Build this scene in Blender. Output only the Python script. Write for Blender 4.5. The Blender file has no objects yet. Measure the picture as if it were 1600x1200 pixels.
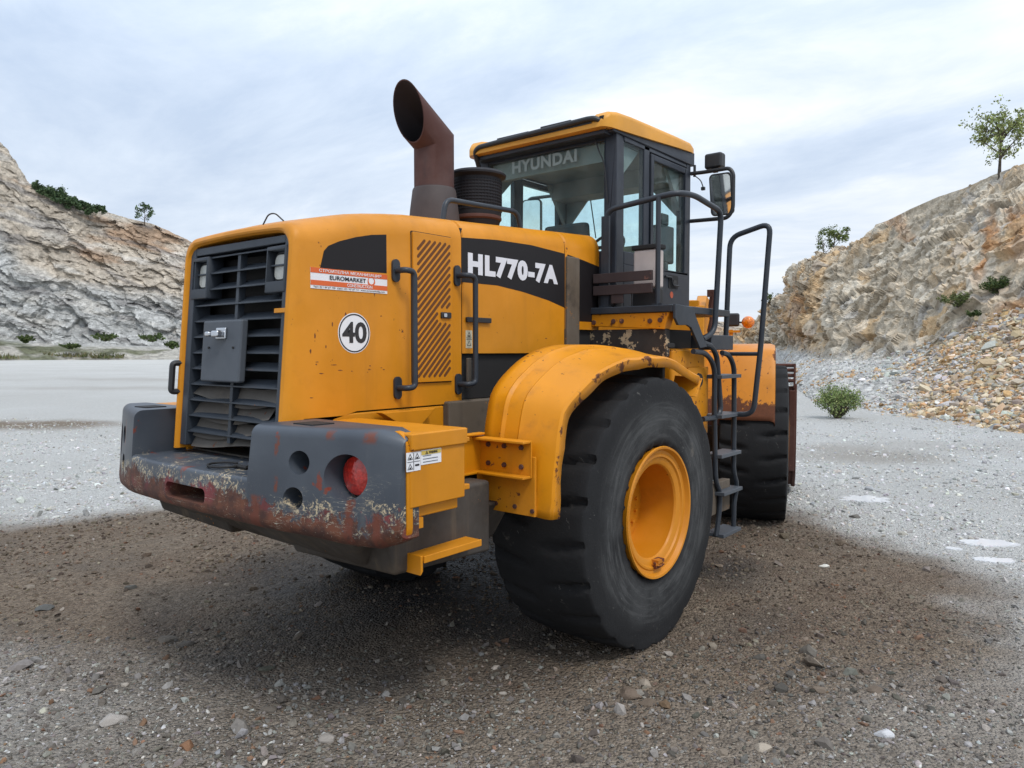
import bpy, bmesh, math, random
import numpy as np
from mathutils import Vector, Matrix
R_ = math.radians
# ------------------------------------------------------------------ camera, sky, sun
scene = bpy.context.scene
COL = scene.collection
cam_d = bpy.data.cameras.new('camera')
cam = bpy.data.objects.new('camera', cam_d); COL.objects.link(cam)
CAM = Vector((-4.12, -3.57, 1.845)); YAW = R_(39.15); PITCH = R_(-2.6)
cam.location = CAM
cam.rotation_euler = (R_(90) + PITCH, 0, YAW - R_(90))
cam_d.sensor_width = 36.0; cam_d.lens = 1150 / 1600 * 36.0
cam_d.clip_start = .05; cam_d.clip_end = 6000
scene.camera = cam

SUN_EL, SUN_AZ = R_(56), R_(-112)          # azimuth measured from +x towards +y
world = bpy.data.worlds.new('World'); scene.world = world; world.use_nodes = True
wn, wl = world.node_tree.nodes, world.node_tree.links
wn.clear()
def wnode(t, **k):
    n = wn.new(t)
    for a, b in k.items(): setattr(n, a, b)
    return n
wout = wnode('ShaderNodeOutputWorld'); bg = wnode('ShaderNodeBackground')
bg.inputs['Strength'].default_value = 0.1
sky = wnode('ShaderNodeTexSky', sky_type='NISHITA', sun_disc=False)
sky.sun_elevation = SUN_EL; sky.sun_rotation = R_(90) - SUN_AZ
tc = wnode('ShaderNodeTexCoord'); sep = wnode('ShaderNodeSeparateXYZ')
wl.new(tc.outputs['Generated'], sep.inputs[0])
def wmath(op, a, b=None, clamp=False):
    n = wnode('ShaderNodeMath', operation=op, use_clamp=clamp)
    for i, v in enumerate((a, b)):
        if v is None: continue
        if isinstance(v, (int, float)): n.inputs[i].default_value = v
        else: wl.new(v, n.inputs[i])
    return n.outputs[0]
zc = wmath('MAXIMUM', sep.outputs[2], 0.0)
den = wmath('ADD', zc, 0.11)
cx = wmath('DIVIDE', sep.outputs[0], den); cyy = wmath('DIVIDE', sep.outputs[1], den)
comb = wnode('ShaderNodeCombineXYZ'); wl.new(cx, comb.inputs[0]); wl.new(cyy, comb.inputs[1])
mp = wnode('ShaderNodeMapping'); mp.inputs['Rotation'].default_value = (0, 0, R_(-30)); mp.inputs['Scale'].default_value = (.75, .42, 1)
wl.new(comb.outputs[0], mp.inputs[0])
n1 = wnode('ShaderNodeTexNoise'); n1.inputs['Scale'].default_value = 1.7; n1.inputs['Detail'].default_value = 7; n1.inputs['Roughness'].default_value = .62; n1.inputs['Distortion'].default_value = .35
wl.new(mp.outputs[0], n1.inputs['Vector'])
n2 = wnode('ShaderNodeTexNoise'); n2.inputs['Scale'].default_value = .42; n2.inputs['Detail'].default_value = 4
wl.new(mp.outputs[0], n2.inputs['Vector'])
mixn = wmath('ADD', wmath('MULTIPLY', n1.outputs[0], .62), wmath('MULTIPLY', n2.outputs[0], .38))
rampc = wnode('ShaderNodeValToRGB'); wl.new(mixn, rampc.inputs[0])
cr = rampc.color_ramp
cr.elements[0].position = .38; cr.elements[0].color = (.49, .595, .755, 1)
cr.elements[1].position = .62; cr.elements[1].color = (.89, .93, .975, 1)
e = cr.elements.new(.50); e.color = (.64, .735, .865, 1)
hz = wmath('POWER', wmath('SUBTRACT', 1.0, zc), 7.0)            # brighter, whiter towards the horizon
mh = wnode('ShaderNodeMix', data_type='RGBA'); wl.new(wmath('MULTIPLY', hz, .75), mh.inputs[0]); wl.new(rampc.outputs[0], mh.inputs[6]); mh.inputs[7].default_value = (.86, .90, .97, 1)
zen = wmath('ADD', 1.0, wmath('MULTIPLY', wmath('POWER', zc, 1.6), 1.1))   # overcast: the zenith is brightest
sc_ = wnode('ShaderNodeVectorMath', operation='SCALE'); wl.new(mh.outputs[2], sc_.inputs[0]); wl.new(wmath('MULTIPLY', zen, 9.6), sc_.inputs[3])
mx = wnode('ShaderNodeMix', data_type='RGBA'); mx.inputs[0].default_value = .93
wl.new(sky.outputs[0], mx.inputs[6]); wl.new(sc_.outputs[0], mx.inputs[7])
wl.new(mx.outputs[2], bg.inputs[0]); wl.new(bg.outputs[0], wout.inputs[0])

sun_d = bpy.data.lights.new('sun', 'SUN'); sun = bpy.data.objects.new('sun', sun_d); COL.objects.link(sun)
sun_d.energy = 1.6; sun_d.angle = R_(14); sun_d.color = (1, .96, .9)
sdir = Vector((math.cos(SUN_EL) * math.cos(SUN_AZ), math.cos(SUN_EL) * math.sin(SUN_AZ), math.sin(SUN_EL)))
sun.rotation_euler = sdir.to_track_quat('Z', 'Y').to_euler()
scene.view_settings.view_transform = 'Standard'; scene.view_settings.look = 'None'
scene.view_settings.exposure = 0.15; scene.view_settings.gamma = 1.0

# ------------------------------------------------------------------ camera-ray helper used to survey real positions
FWD = np.array([math.cos(PITCH) * math.cos(YAW), math.cos(PITCH) * math.sin(YAW), math.sin(PITCH)])
RGT = np.array([math.sin(YAW), -math.cos(YAW), 0.]); UPV = np.cross(RGT, FWD); CC = np.array(CAM)
def ray(px, py): return FWD + RGT * (px - 800) / 1150 - UPV * (py - 600) / 1150
def at_y(px, py, y): d = ray(px, py); return CC + d * (y - CC[1]) / d[1]
def at_x(px, py, x): d = ray(px, py); return CC + d * (x - CC[0]) / d[0]
def at_z(px, py, z=0.): d = ray(px, py); return CC + d * (z - CC[2]) / d[2]
def at_d(px, py, t): return CC + ray(px, py) * t

# ------------------------------------------------------------------ noise (numpy)
def _h(ix, iy, iz, s):
    with np.errstate(over='ignore'):
        h = (ix.astype(np.int64).astype(np.uint32) * np.uint32(374761393) + iy.astype(np.int64).astype(np.uint32) * np.uint32(668265263)
             + iz.astype(np.int64).astype(np.uint32) * np.uint32(2147483647 - 58) + np.uint32(s) * np.uint32(974634541))
        h = (h ^ (h >> np.uint32(13))) * np.uint32(1274126177)
        h = (h ^ (h >> np.uint32(16))) * np.uint32(2246822519)
        h = h ^ (h >> np.uint32(15))
    return h.astype(np.float64) / 4294967295.0
def vnoise(P, s=0):
    I = np.floor(P); f = P - I; f = f * f * (3 - 2 * f); r = 0
    for dx in (0, 1):
        for dy in (0, 1):
            for dz in (0, 1):
                w = (f[:, 0] if dx else 1 - f[:, 0]) * (f[:, 1] if dy else 1 - f[:, 1]) * (f[:, 2] if dz else 1 - f[:, 2])
                r = r + w * _h(I[:, 0] + dx, I[:, 1] + dy, I[:, 2] + dz, s)
    return r
def fbm(P, o=5, s=0, g=.5):
    a = 1.; r = 0; t = 0
    for k in range(o): r = r + a * (vnoise(P * 2 ** k + 17.3 * k, s + k) - .5); t += a; a *= g
    return r / t * 2
def worley(P, s=0):
    I = np.floor(P); best = np.full(len(P), 9.); sec = best.copy(); cid = np.zeros(len(P))
    for dx in (-1, 0, 1):
        for dy in (-1, 0, 1):
            for dz in (-1, 0, 1):
                J = I + (dx, dy, dz)
                q = np.stack([_h(J[:, 0], J[:, 1], J[:, 2], s + k) for k in (1, 2, 3)], 1) + J
                d = ((q - P) ** 2).sum(1)
                m = d < best
                sec = np.where(m, best, np.minimum(sec, d)); cid = np.where(m, _h(J[:, 0], J[:, 1], J[:, 2], s + 9), cid); best = np.where(m, d, best)
    return cid, np.sqrt(best), np.sqrt(sec)

def facets(P, s=0):
    """cleaved blocks: every Voronoi cell is one tilted plane"""
    I = np.floor(P); best = np.full(len(P), 9.); out = np.zeros(len(P)); cid = np.zeros(len(P))
    for dx in (-1, 0, 1):
        for dy in (-1, 0, 1):
            for dz in (-1, 0, 1):
                J = I + (dx, dy, dz); h = [_h(J[:, 0], J[:, 1], J[:, 2], s + k) for k in range(1, 8)]
                o = P - (np.stack(h[:3], 1) + J); d = (o ** 2).sum(1); m = d < best; best = np.where(m, d, best)
                out = np.where(m, (o * (np.stack(h[3:6], 1) - .5)).sum(1) * 2 + (h[6] - .5) * .8, out); cid = np.where(m, h[6], cid)
    return out, cid

# ------------------------------------------------------------------ mesh helpers
def smooth_by_angle(me, deg):
    me.polygons.foreach_set('use_smooth', [True] * len(me.polygons))
    me.set_sharp_from_angle(angle=R_(deg))
def link(name, me, mat, parent=None, smooth=None):
    if smooth: smooth_by_angle(me, smooth)
    else: me.polygons.foreach_set('use_smooth', [False] * len(me.polygons))
    o = bpy.data.objects.new(name, me); COL.objects.link(o)
    if mat is not None and not me.materials: me.materials.append(mat)
    if parent is not None: o.parent = parent
    return o
def np_mesh(name, V, F, mat, parent=None, col=None, smooth=None, attrs=None):
    V = np.asarray(V, np.float32); F = np.asarray(F, np.int32); n = F.shape[1]
    me = bpy.data.meshes.new(name)
    me.vertices.add(len(V)); me.vertices.foreach_set('co', V.ravel())
    me.loops.add(F.size); me.loops.foreach_set('vertex_index', F.ravel())
    me.polygons.add(len(F)); me.polygons.foreach_set('loop_start', np.arange(0, F.size, n, dtype=np.int32))
    me.update(calc_edges=True); me.validate()
    if col is not None:
        a = me.color_attributes.new('Col', 'FLOAT_COLOR', 'POINT')
        c = np.ones((len(V), 4), np.float32); c[:, :3] = col; a.data.foreach_set('color', c.ravel())
    for k, v in (attrs or {}).items():
        a = me.attributes.new(k, 'FLOAT', 'POINT'); a.data.foreach_set('value', np.asarray(v, np.float32))
    return link(name, me, mat, parent, smooth)
class MB:
    def __init__(s): s.v = []; s.f = []
    def add(s, v, f):
        b = len(s.v); s.v += [tuple(map(float, p)) for p in v]; s.f += [tuple(i + b for i in q) for q in f]; return s
    def box(s, x0, x1, y0, y1, z0, z1, rot=None, piv=None):
        p = [(x, y, z) for x in (x0, x1) for y in (y0, y1) for z in (z0, z1)]
        if rot is not None:
            piv = Vector(piv or ((x0 + x1) / 2, (y0 + y1) / 2, (z0 + z1) / 2)); p = [piv + rot @ (Vector(q) - piv) for q in p]
        return s.add(p, [(0, 1, 3, 2), (4, 6, 7, 5), (0, 4, 5, 1), (2, 3, 7, 6), (0, 2, 6, 4), (1, 5, 7, 3)])
    def prism(s, poly, plane, a, b):
        n = len(poly)
        def m(p, d): return {'xz': (p[0], d, p[1]), 'yz': (d, p[0], p[1]), 'xy': (p[0], p[1], d)}[plane]
        return s.add([m(p, a) for p in poly] + [m(p, b) for p in poly],
                     [tuple(range(n))[::-1], tuple(range(n, 2 * n))] + [(i, (i + 1) % n, n + (i + 1) % n, n + i) for i in range(n)])
    def hexa(s, P):     # 8 corners: 4 bottom loop, 4 top loop
        return s.add(P, [(3, 2, 1, 0), (4, 5, 6, 7), (0, 1, 5, 4), (1, 2, 6, 5), (2, 3, 7, 6), (3, 0, 4, 7)])
    def tube(s, pts, r, corner=.0, n=12, closed=False):
        P = [Vector(p) for p in pts]; Q = []
        for i, p in enumerate(P):
            if corner > 0 and (closed or 0 < i < len(P) - 1):
                a = P[i - 1] - p; b = P[(i + 1) % len(P)] - p
                c = min(corner, a.length * .49, b.length * .49); a = p + a.normalized() * c; b = p + b.normalized() * c
                for k in range(7): t = k / 6; Q.append(a * (1 - t) ** 2 + p * 2 * t * (1 - t) + b * t * t)
            else: Q.append(p)
        T = []
        for i in range(len(Q)):
            a = Q[i - 1] if (i or closed) else Q[i]; b = Q[(i + 1) % len(Q)] if (i < len(Q) - 1 or closed) else Q[i]
            T.append((b - a).normalized())
        u = T[0].orthogonal().normalized(); V = []
        for i, q in enumerate(Q):
            u = (u - T[i] * u.dot(T[i])).normalized(); w = T[i].cross(u)
            rr = r[i] if isinstance(r, (list, tuple)) else r
            V += [q + (u * math.cos(2 * math.pi * k / n) + w * math.sin(2 * math.pi * k / n)) * rr for k in range(n)]
        F = []; m = len(Q)
        for i in range(m if closed else m - 1):
            j = (i + 1) % m
            F += [(i * n + k, i * n + (k + 1) % n, j * n + (k + 1) % n, j * n + k) for k in range(n)]
        if not closed: F += [tuple(range(n))[::-1], tuple((m - 1) * n + k for k in range(n))]
        return s.add(V, F)
    def lathe(s, prof, c=(0, 0, 0), axis='z', n=32, cap=True):
        V = []; F = []
        for (r, h) in prof:
            for k in range(n):
                a = 2 * math.pi * k / n; x, y = r * math.cos(a), r * math.sin(a)
                q = {'z': (x, y, h), 'y': (x, h, y), 'x': (h, x, y)}[axis]; V.append((c[0] + q[0], c[1] + q[1], c[2] + q[2]))
        for i in range(len(prof) - 1): F += [(i * n + k, i * n + (k + 1) % n, (i + 1) * n + (k + 1) % n, (i + 1) * n + k) for k in range(n)]
        if cap:
            if prof[0][0] > 1e-5: F.append(tuple(range(n))[::-1])
            if prof[-1][0] > 1e-5: F.append(tuple((len(prof) - 1) * n + k for k in range(n)))
        return s.add(V, F)
    def loft(s, rings, closed=True, caps=True):
        n = len(rings[0]); V = [p for r in rings for p in r]; F = []
        for i in range(len(rings) - 1):
            for k in range(n if closed else n - 1): F.append((i * n + k, i * n + (k + 1) % n, (i + 1) * n + (k + 1) % n, (i + 1) * n + k))
        if caps and closed: F += [tuple(range(n))[::-1], tuple((len(rings) - 1) * n + k for k in range(n))]
        return s.add(V, F)
    def build(s, name, mat, parent=None, smooth=35, bevel=0, seg=2, solid=0, fixn=True):
        me = bpy.data.meshes.new(name); me.from_pydata(s.v, [], s.f); me.validate()
        bm = bmesh.new(); bm.from_mesh(me)
        bmesh.ops.remove_doubles(bm, verts=bm.verts, dist=1e-5)
        if fixn:
            bmesh.ops.recalc_face_normals(bm, faces=bm.faces)
            if all(e_.is_manifold for e_ in bm.edges) and bm.calc_volume(signed=True) < 0: bmesh.ops.reverse_faces(bm, faces=bm.faces)
        bm.to_mesh(me); bm.free()
        o = link(name, me, mat, parent, smooth)
        if solid:
            m = o.modifiers.new('s', 'SOLIDIFY'); m.thickness = solid; m.offset = 0
        if bevel:
            m = o.modifiers.new('b', 'BEVEL'); m.width = bevel; m.segments = seg; m.limit_method = 'ANGLE'; m.angle_limit = R_(38); m.harden_normals = True
        return o
def apply_mods(o, smooth=None):
    bpy.context.view_layer.update()
    dg = bpy.context.evaluated_depsgraph_get()
    me = bpy.data.meshes.new_from_object(o.evaluated_get(dg), depsgraph=dg)
    o.modifiers.clear(); o.data = me
    if smooth: smooth_by_angle(me, smooth)
    return o
def cut(o, cutters, smooth=35):
    cs = [c.build('cutter', None, None, smooth=None) for c in cutters]
    for c in cs:
        m = o.modifiers.new('c', 'BOOLEAN'); m.object = c; m.operation = 'DIFFERENCE'; m.solver = 'EXACT'
    apply_mods(o, smooth)
    for c in cs: bpy.data.objects.remove(c)
    return o
def rrect(x0, x1, z0, z1, r, n=5):
    p = []
    for (cx_, cz_, a0) in ((x1 - r, z1 - r, 0), (x0 + r, z1 - r, 90), (x0 + r, z0 + r, 180), (x1 - r, z0 + r, 270)):
        for k in range(n + 1): a = R_(a0 + 90 * k / n); p.append((cx_ + r * math.cos(a), cz_ + r * math.sin(a)))
    return p
def disc(cx_, cz_, r, n=40): return [(cx_ + r * math.cos(2 * math.pi * k / n), cz_ + r * math.sin(2 * math.pi * k / n)) for k in range(n)]
def text_mesh(s, a0, a1, z0, z1, place, offset=0., extrude=.001, spacing=1.):
    """lettering scaled into the rectangle a0..a1 x z0..z1; place(u, w, depth) -> point"""
    cu = bpy.data.curves.new('t', 'FONT'); cu.body = s; cu.offset = offset; cu.extrude = .5; cu.resolution_u = 4; cu.space_character = spacing
    o = bpy.data.objects.new('t', cu); COL.objects.link(o); bpy.context.view_layer.update()
    dg = bpy.context.evaluated_depsgraph_get(); me = bpy.data.meshes.new_from_object(o.evaluated_get(dg), depsgraph=dg)
    bpy.data.objects.remove(o)
    co = np.empty(len(me.vertices) * 3, np.float32); me.vertices.foreach_get('co', co); co = co.reshape(-1, 3)
    lo, hi = co.min(0), co.max(0)
    u = (co[:, 0] - lo[0]) / (hi[0] - lo[0]); w = (co[:, 1] - lo[1]) / (hi[1] - lo[1])
    V = [place(a0 + (a1 - a0) * i, z0 + (z1 - z0) * j, extrude * (1 if k > 0 else 0)) for i, j, k in zip(u, w, co[:, 2])]
    m = MB(); m.add(V, [tuple(p.vertices) for p in me.polygons]); bpy.data.meshes.remove(me)
    return m

# ------------------------------------------------------------------ materials
def new_mat(name):
    m = bpy.data.materials.new(name); m.use_nodes = True
    nt = m.node_tree; b = nt.nodes['Principled BSDF']
    return m, nt, b
class NT:
    def __init__(s, nt): s.nt = nt
    def n(s, t, **k):
        x = s.nt.nodes.new(t)
        for a, b in k.items(): setattr(x, a, b)
        return x
    def put(s, sock, v):
        if isinstance(v, (int, float)): sock.default_value = v
        elif isinstance(v, tuple): sock.default_value = v if len(v) == 4 or sock.type == 'VECTOR' else v + (1,)
        else: s.nt.links.new(v, sock)
    def math(s, op, a, b=0., clamp=False):
        x = s.n('ShaderNodeMath', operation=op, use_clamp=clamp); s.put(x.inputs[0], a); s.put(x.inputs[1], b); return x.outputs[0]
    def mix(s, f, a, b):
        x = s.n('ShaderNodeMix', data_type='RGBA'); s.put(x.inputs[0], f); s.put(x.inputs[6], a); s.put(x.inputs[7], b); return x.outputs[2]
    def obj(s): return s.n('ShaderNodeTexCoord').outputs['Object']
    def noise(s, vec, scale, detail=4, rough=.5, dist=0., sc=None):
        if sc: mpn = s.n('ShaderNodeMapping'); mpn.inputs['Scale'].default_value = sc; s.put(mpn.inputs[0], vec); vec = mpn.outputs[0]
        x = s.n('ShaderNodeTexNoise'); s.put(x.inputs['Vector'], vec); x.inputs['Scale'].default_value = scale; x.inputs['Detail'].default_value = detail
        x.inputs['Roughness'].default_value = rough; x.inputs['Distortion'].default_value = dist; return x.outputs[0]
    def vor(s, vec, scale, feature='F1', out=0, rnd=1.):
        x = s.n('ShaderNodeTexVoronoi', feature=feature); s.put(x.inputs['Vector'], vec); x.inputs['Scale'].default_value = scale; x.inputs['Randomness'].default_value = rnd; return x.outputs[out]
    def step(s, v, lo, hi):
        x = s.n('ShaderNodeMapRange', interpolation_type='SMOOTHSTEP'); s.put(x.inputs[0], v); x.inputs[1].default_value = lo; x.inputs[2].default_value = hi; return x.outputs[0]
    def bump(s, b, h, strength, dist=.01):
        x = s.n('ShaderNodeBump'); x.inputs['Strength'].default_value = strength; x.inputs['Distance'].default_value = dist; s.put(x.inputs['Height'], h); s.nt.links.new(x.outputs[0], b.inputs['Normal'])
    def xyz(s, v): x = s.n('ShaderNodeSeparateXYZ'); s.put(x.inputs[0], v); return x.outputs
RUST = (.085, .026, .012)
def paint(name, col, rough=.42, chip=.0, chipcol=RUST, dirt=.25, dirtcol=(.12, .085, .055), seed=0., spec=.3, streak=.0, chipscale=22.):
    """weathered paint: blotchy dirt, rust chips, fine scratches, streaks running down"""
    m, nt, b = new_mat(name); N = NT(nt); v = N.obj()
    if seed: mpn = N.n('ShaderNodeMapping'); mpn.inputs['Location'].default_value = (seed, seed * .7, seed * 1.3); N.put(mpn.inputs[0], v); v = mpn.outputs[0]
    c = N.mix(N.step(N.noise(v, 2.2, 5, .6), .35, .75), tuple(k * .86 for k in col), tuple(min(1, k * 1.07) for k in col))
    c = N.mix(N.math('MULTIPLY', N.step(N.noise(v, 1.1, 6, .65), .42, .72), dirt * .45), c, tuple(.45 * k + .10 for k in col))
    d = N.step(N.noise(v, 5., 8, .68), .52, .85)
    c = N.mix(N.math('MULTIPLY', d, dirt), c, dirtcol)
    if streak:
        st = N.step(N.noise(v, 9., 5, .6, sc=(1, 1, .07)), .5, .8)
        c = N.mix(N.math('MULTIPLY', st, streak), c, dirtcol)
    rgh = N.math('ADD', N.math('MULTIPLY', N.noise(v, 14., 4), .25), rough - .12)
    if chip:
        big = N.noise(v, 3.1, 3, .5)
        ch = N.math('ADD', N.noise(v, chipscale, 5, .66), N.math('MULTIPLY', big, .35))
        k = N.step(ch, .92 - chip, .955 - chip)
        c = N.mix(k, c, N.mix(N.noise(v, 40, 3), chipcol, tuple(x * 1.9 for x in chipcol)))
        rgh = N.math('ADD', rgh, N.math('MULTIPLY', k, .35))
        N.bump(b, N.math('SUBTRACT', N.math('MULTIPLY', N.noise(v, 60, 3), .25), k), .25, .003)
    else: N.bump(b, N.noise(v, 8, 3), .06, .01)
    N.put(b.inputs['Base Color'], c); N.put(b.inputs['Roughness'], rgh); b.inputs['Specular IOR Level'].default_value = spec
    return m
def plain(name, col, rough=.5, metal=0., var=.15, bump=0., bscale=40., spec=.5):
    m, nt, b = new_mat(name); N = NT(nt); v = N.obj()
    c = N.mix(N.noise(v, 9, 5, .6), tuple(k * (1 - var) for k in col), tuple(min(1, k * (1 + var)) for k in col))
    N.put(b.inputs['Base Color'], c); b.inputs['Roughness'].default_value = rough; b.inputs['Metallic'].default_value = metal; b.inputs['Specular IOR Level'].default_value = spec
    if bump: N.bump(b, N.noise(v, bscale, 4), bump, .01)
    return m
YEL = (.62, .234, .004)
M = {}
M['yellow'] = paint('yellow_paint', YEL, .45, chip=.035, dirt=.30, streak=.22, dirtcol=(.25, .10, .018))
M['yellow_worn'] = paint('worn_yellow_paint', YEL, .5, chip=.115, dirt=.35, streak=.18, seed=3.1, dirtcol=(.2, .08, .02))
M['yellow_rusty'] = paint('rusty_yellow_paint', (.5, .17, .012), .6, chip=.27, dirt=.6, streak=.3, seed=7.7, dirtcol=(.13, .05, .02), chipscale=14)
M['roof_yellow'] = paint('faded_roof_paint', (.66, .30, .035), .45, dirt=.15, dirtcol=(.3, .16, .05))
M['grey'] = paint('dark_grey_paint', (.035, .043, .055), .45, chip=.03, dirt=.2, dirtcol=(.10, .09, .075), chipcol=(.12, .06, .04))
M['midgrey'] = paint('grey_paint', (.075, .085, .10), .5, chip=.02, dirt=.15, dirtcol=(.12, .1, .08))
M['railgrey'] = paint('rail_paint', (.028, .034, .044), .38, chip=.03, dirt=.25, dirtcol=(.09, .08, .07))
M['dusty'] = paint('dusty_grey_steel', (.10, .09, .08), .8, chip=.05, dirt=.8, dirtcol=(.22, .18, .14), spec=.2)
M['black'] = plain('black_plastic', (.016, .016, .018), .5)
M['film'] = plain('black_film', (.012, .010, .011), .5, var=.1, spec=.25)
M['rusty'] = paint('rusty_steel', (.085, .032, .022), .78, chip=.06, dirt=.7, dirtcol=(.045, .022, .018), spec=.25, chipcol=(.2, .09, .05))
M['grime'] = paint('grimy_steel', (.125, .098, .072), .8, chip=.1, dirt=.9, dirtcol=(.03, .025, .022), streak=.5, spec=.2, chipcol=(.22, .1, .03))
M['skirt'] = paint('oily_frame_steel', (.05, .040, .032), .75, chip=.03, dirt=.85, dirtcol=(.15, .112, .075), streak=.75, spec=.25, chipcol=(.45, .15, .01))
M['dark'] = plain('dark_void_steel', (.012, .011, .011), .8)
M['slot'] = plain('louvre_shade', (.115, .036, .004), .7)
M['white'] = plain('white_vinyl', (.72, .72, .74), .45, var=.05)
M['letter'] = plain('white_lettering', (.66, .66, .70), .45, var=.06)
M['orange'] = plain('orange_vinyl', (.62, .11, .018), .4, var=.08)
M['ink'] = plain('black_ink', (.02, .018, .02), .5)
M['labelyellow'] = plain('yellow_label', (.55, .40, .08), .5)
M['chrome'] = plain('dull_chrome', (.55, .56, .58), .28, metal=1.)
M['lamp'] = plain('lamp_lens', (.36, .36, .33), .15, bump=.3, bscale=60)
M['tank'] = plain('milky_plastic', (.50, .43, .40), .35, var=.2)
M['fabric'] = plain('seat_fabric', (.05, .055, .06), .9)
M['liner'] = plain('headliner', (.20, .21, .21), .9)
def glassy(name, col, alpha, rough=.03):
    m, nt, b = new_mat(name); N = NT(nt)
    tr = N.n('ShaderNodeBsdfTransparent'); tr.inputs[0].default_value = col + (1,)
    gl = N.n('ShaderNodeBsdfGlossy'); gl.inputs['Roughness'].default_value = rough; gl.inputs[0].default_value = (.9, .95, .95, 1)
    df = N.n('ShaderNodeBsdfDiffuse'); df.inputs[0].default_value = (.35, .34, .30, 1)
    v = N.obj(); k = N.math('MULTIPLY', N.step(N.noise(v, 6, 6, .65), .3, .9), alpha)
    m1 = N.n('ShaderNodeMixShader'); N.put(m1.inputs[0], k); nt.links.new(tr.outputs[0], m1.inputs[1]); nt.links.new(df.outputs[0], m1.inputs[2])
    fr = N.n('ShaderNodeFresnel'); fr.inputs[0].default_value = 1.3
    ge = N.n('ShaderNodeNewGeometry'); ff_ = N.math('MULTIPLY', N.math('MULTIPLY', fr.outputs[0], .6), N.math('SUBTRACT', 1., ge.outputs['Backfacing']))
    m2 = N.n('ShaderNodeMixShader'); N.put(m2.inputs[0], ff_); nt.links.new(m1.outputs[0], m2.inputs[1]); nt.links.new(gl.outputs[0], m2.inputs[2])
    nt.links.new(m2.outputs[0], nt.nodes['Material Output'].inputs[0])
    return m
M['glass'] = glassy('cab_glass', (.91, .985, .98), .10)
def lens_mat(name, col, rough=.12):
    m, nt, b = new_mat(name); N = NT(nt); v = N.obj()
    N.put(b.inputs['Base Color'], N.mix(N.vor(v, 55), col, tuple(k * .45 for k in col))); b.inputs['Roughness'].default_value = rough
    b.inputs['Coat Weight'].default_value = .5; N.bump(b, N.vor(v, 70), .4, .004); return m
M['red_lens'] = lens_mat('red_lens', (.50, .022, .012)); M['amber'] = lens_mat('amber_lens', (.90, .24, .010))
m, nt, b = new_mat('mirror_glass'); b.inputs['Metallic'].default_value = 1; b.inputs['Roughness'].default_value = .04; b.inputs['Base Color'].default_value = (.75, .78, .78, 1); M['mirror'] = m
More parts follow.
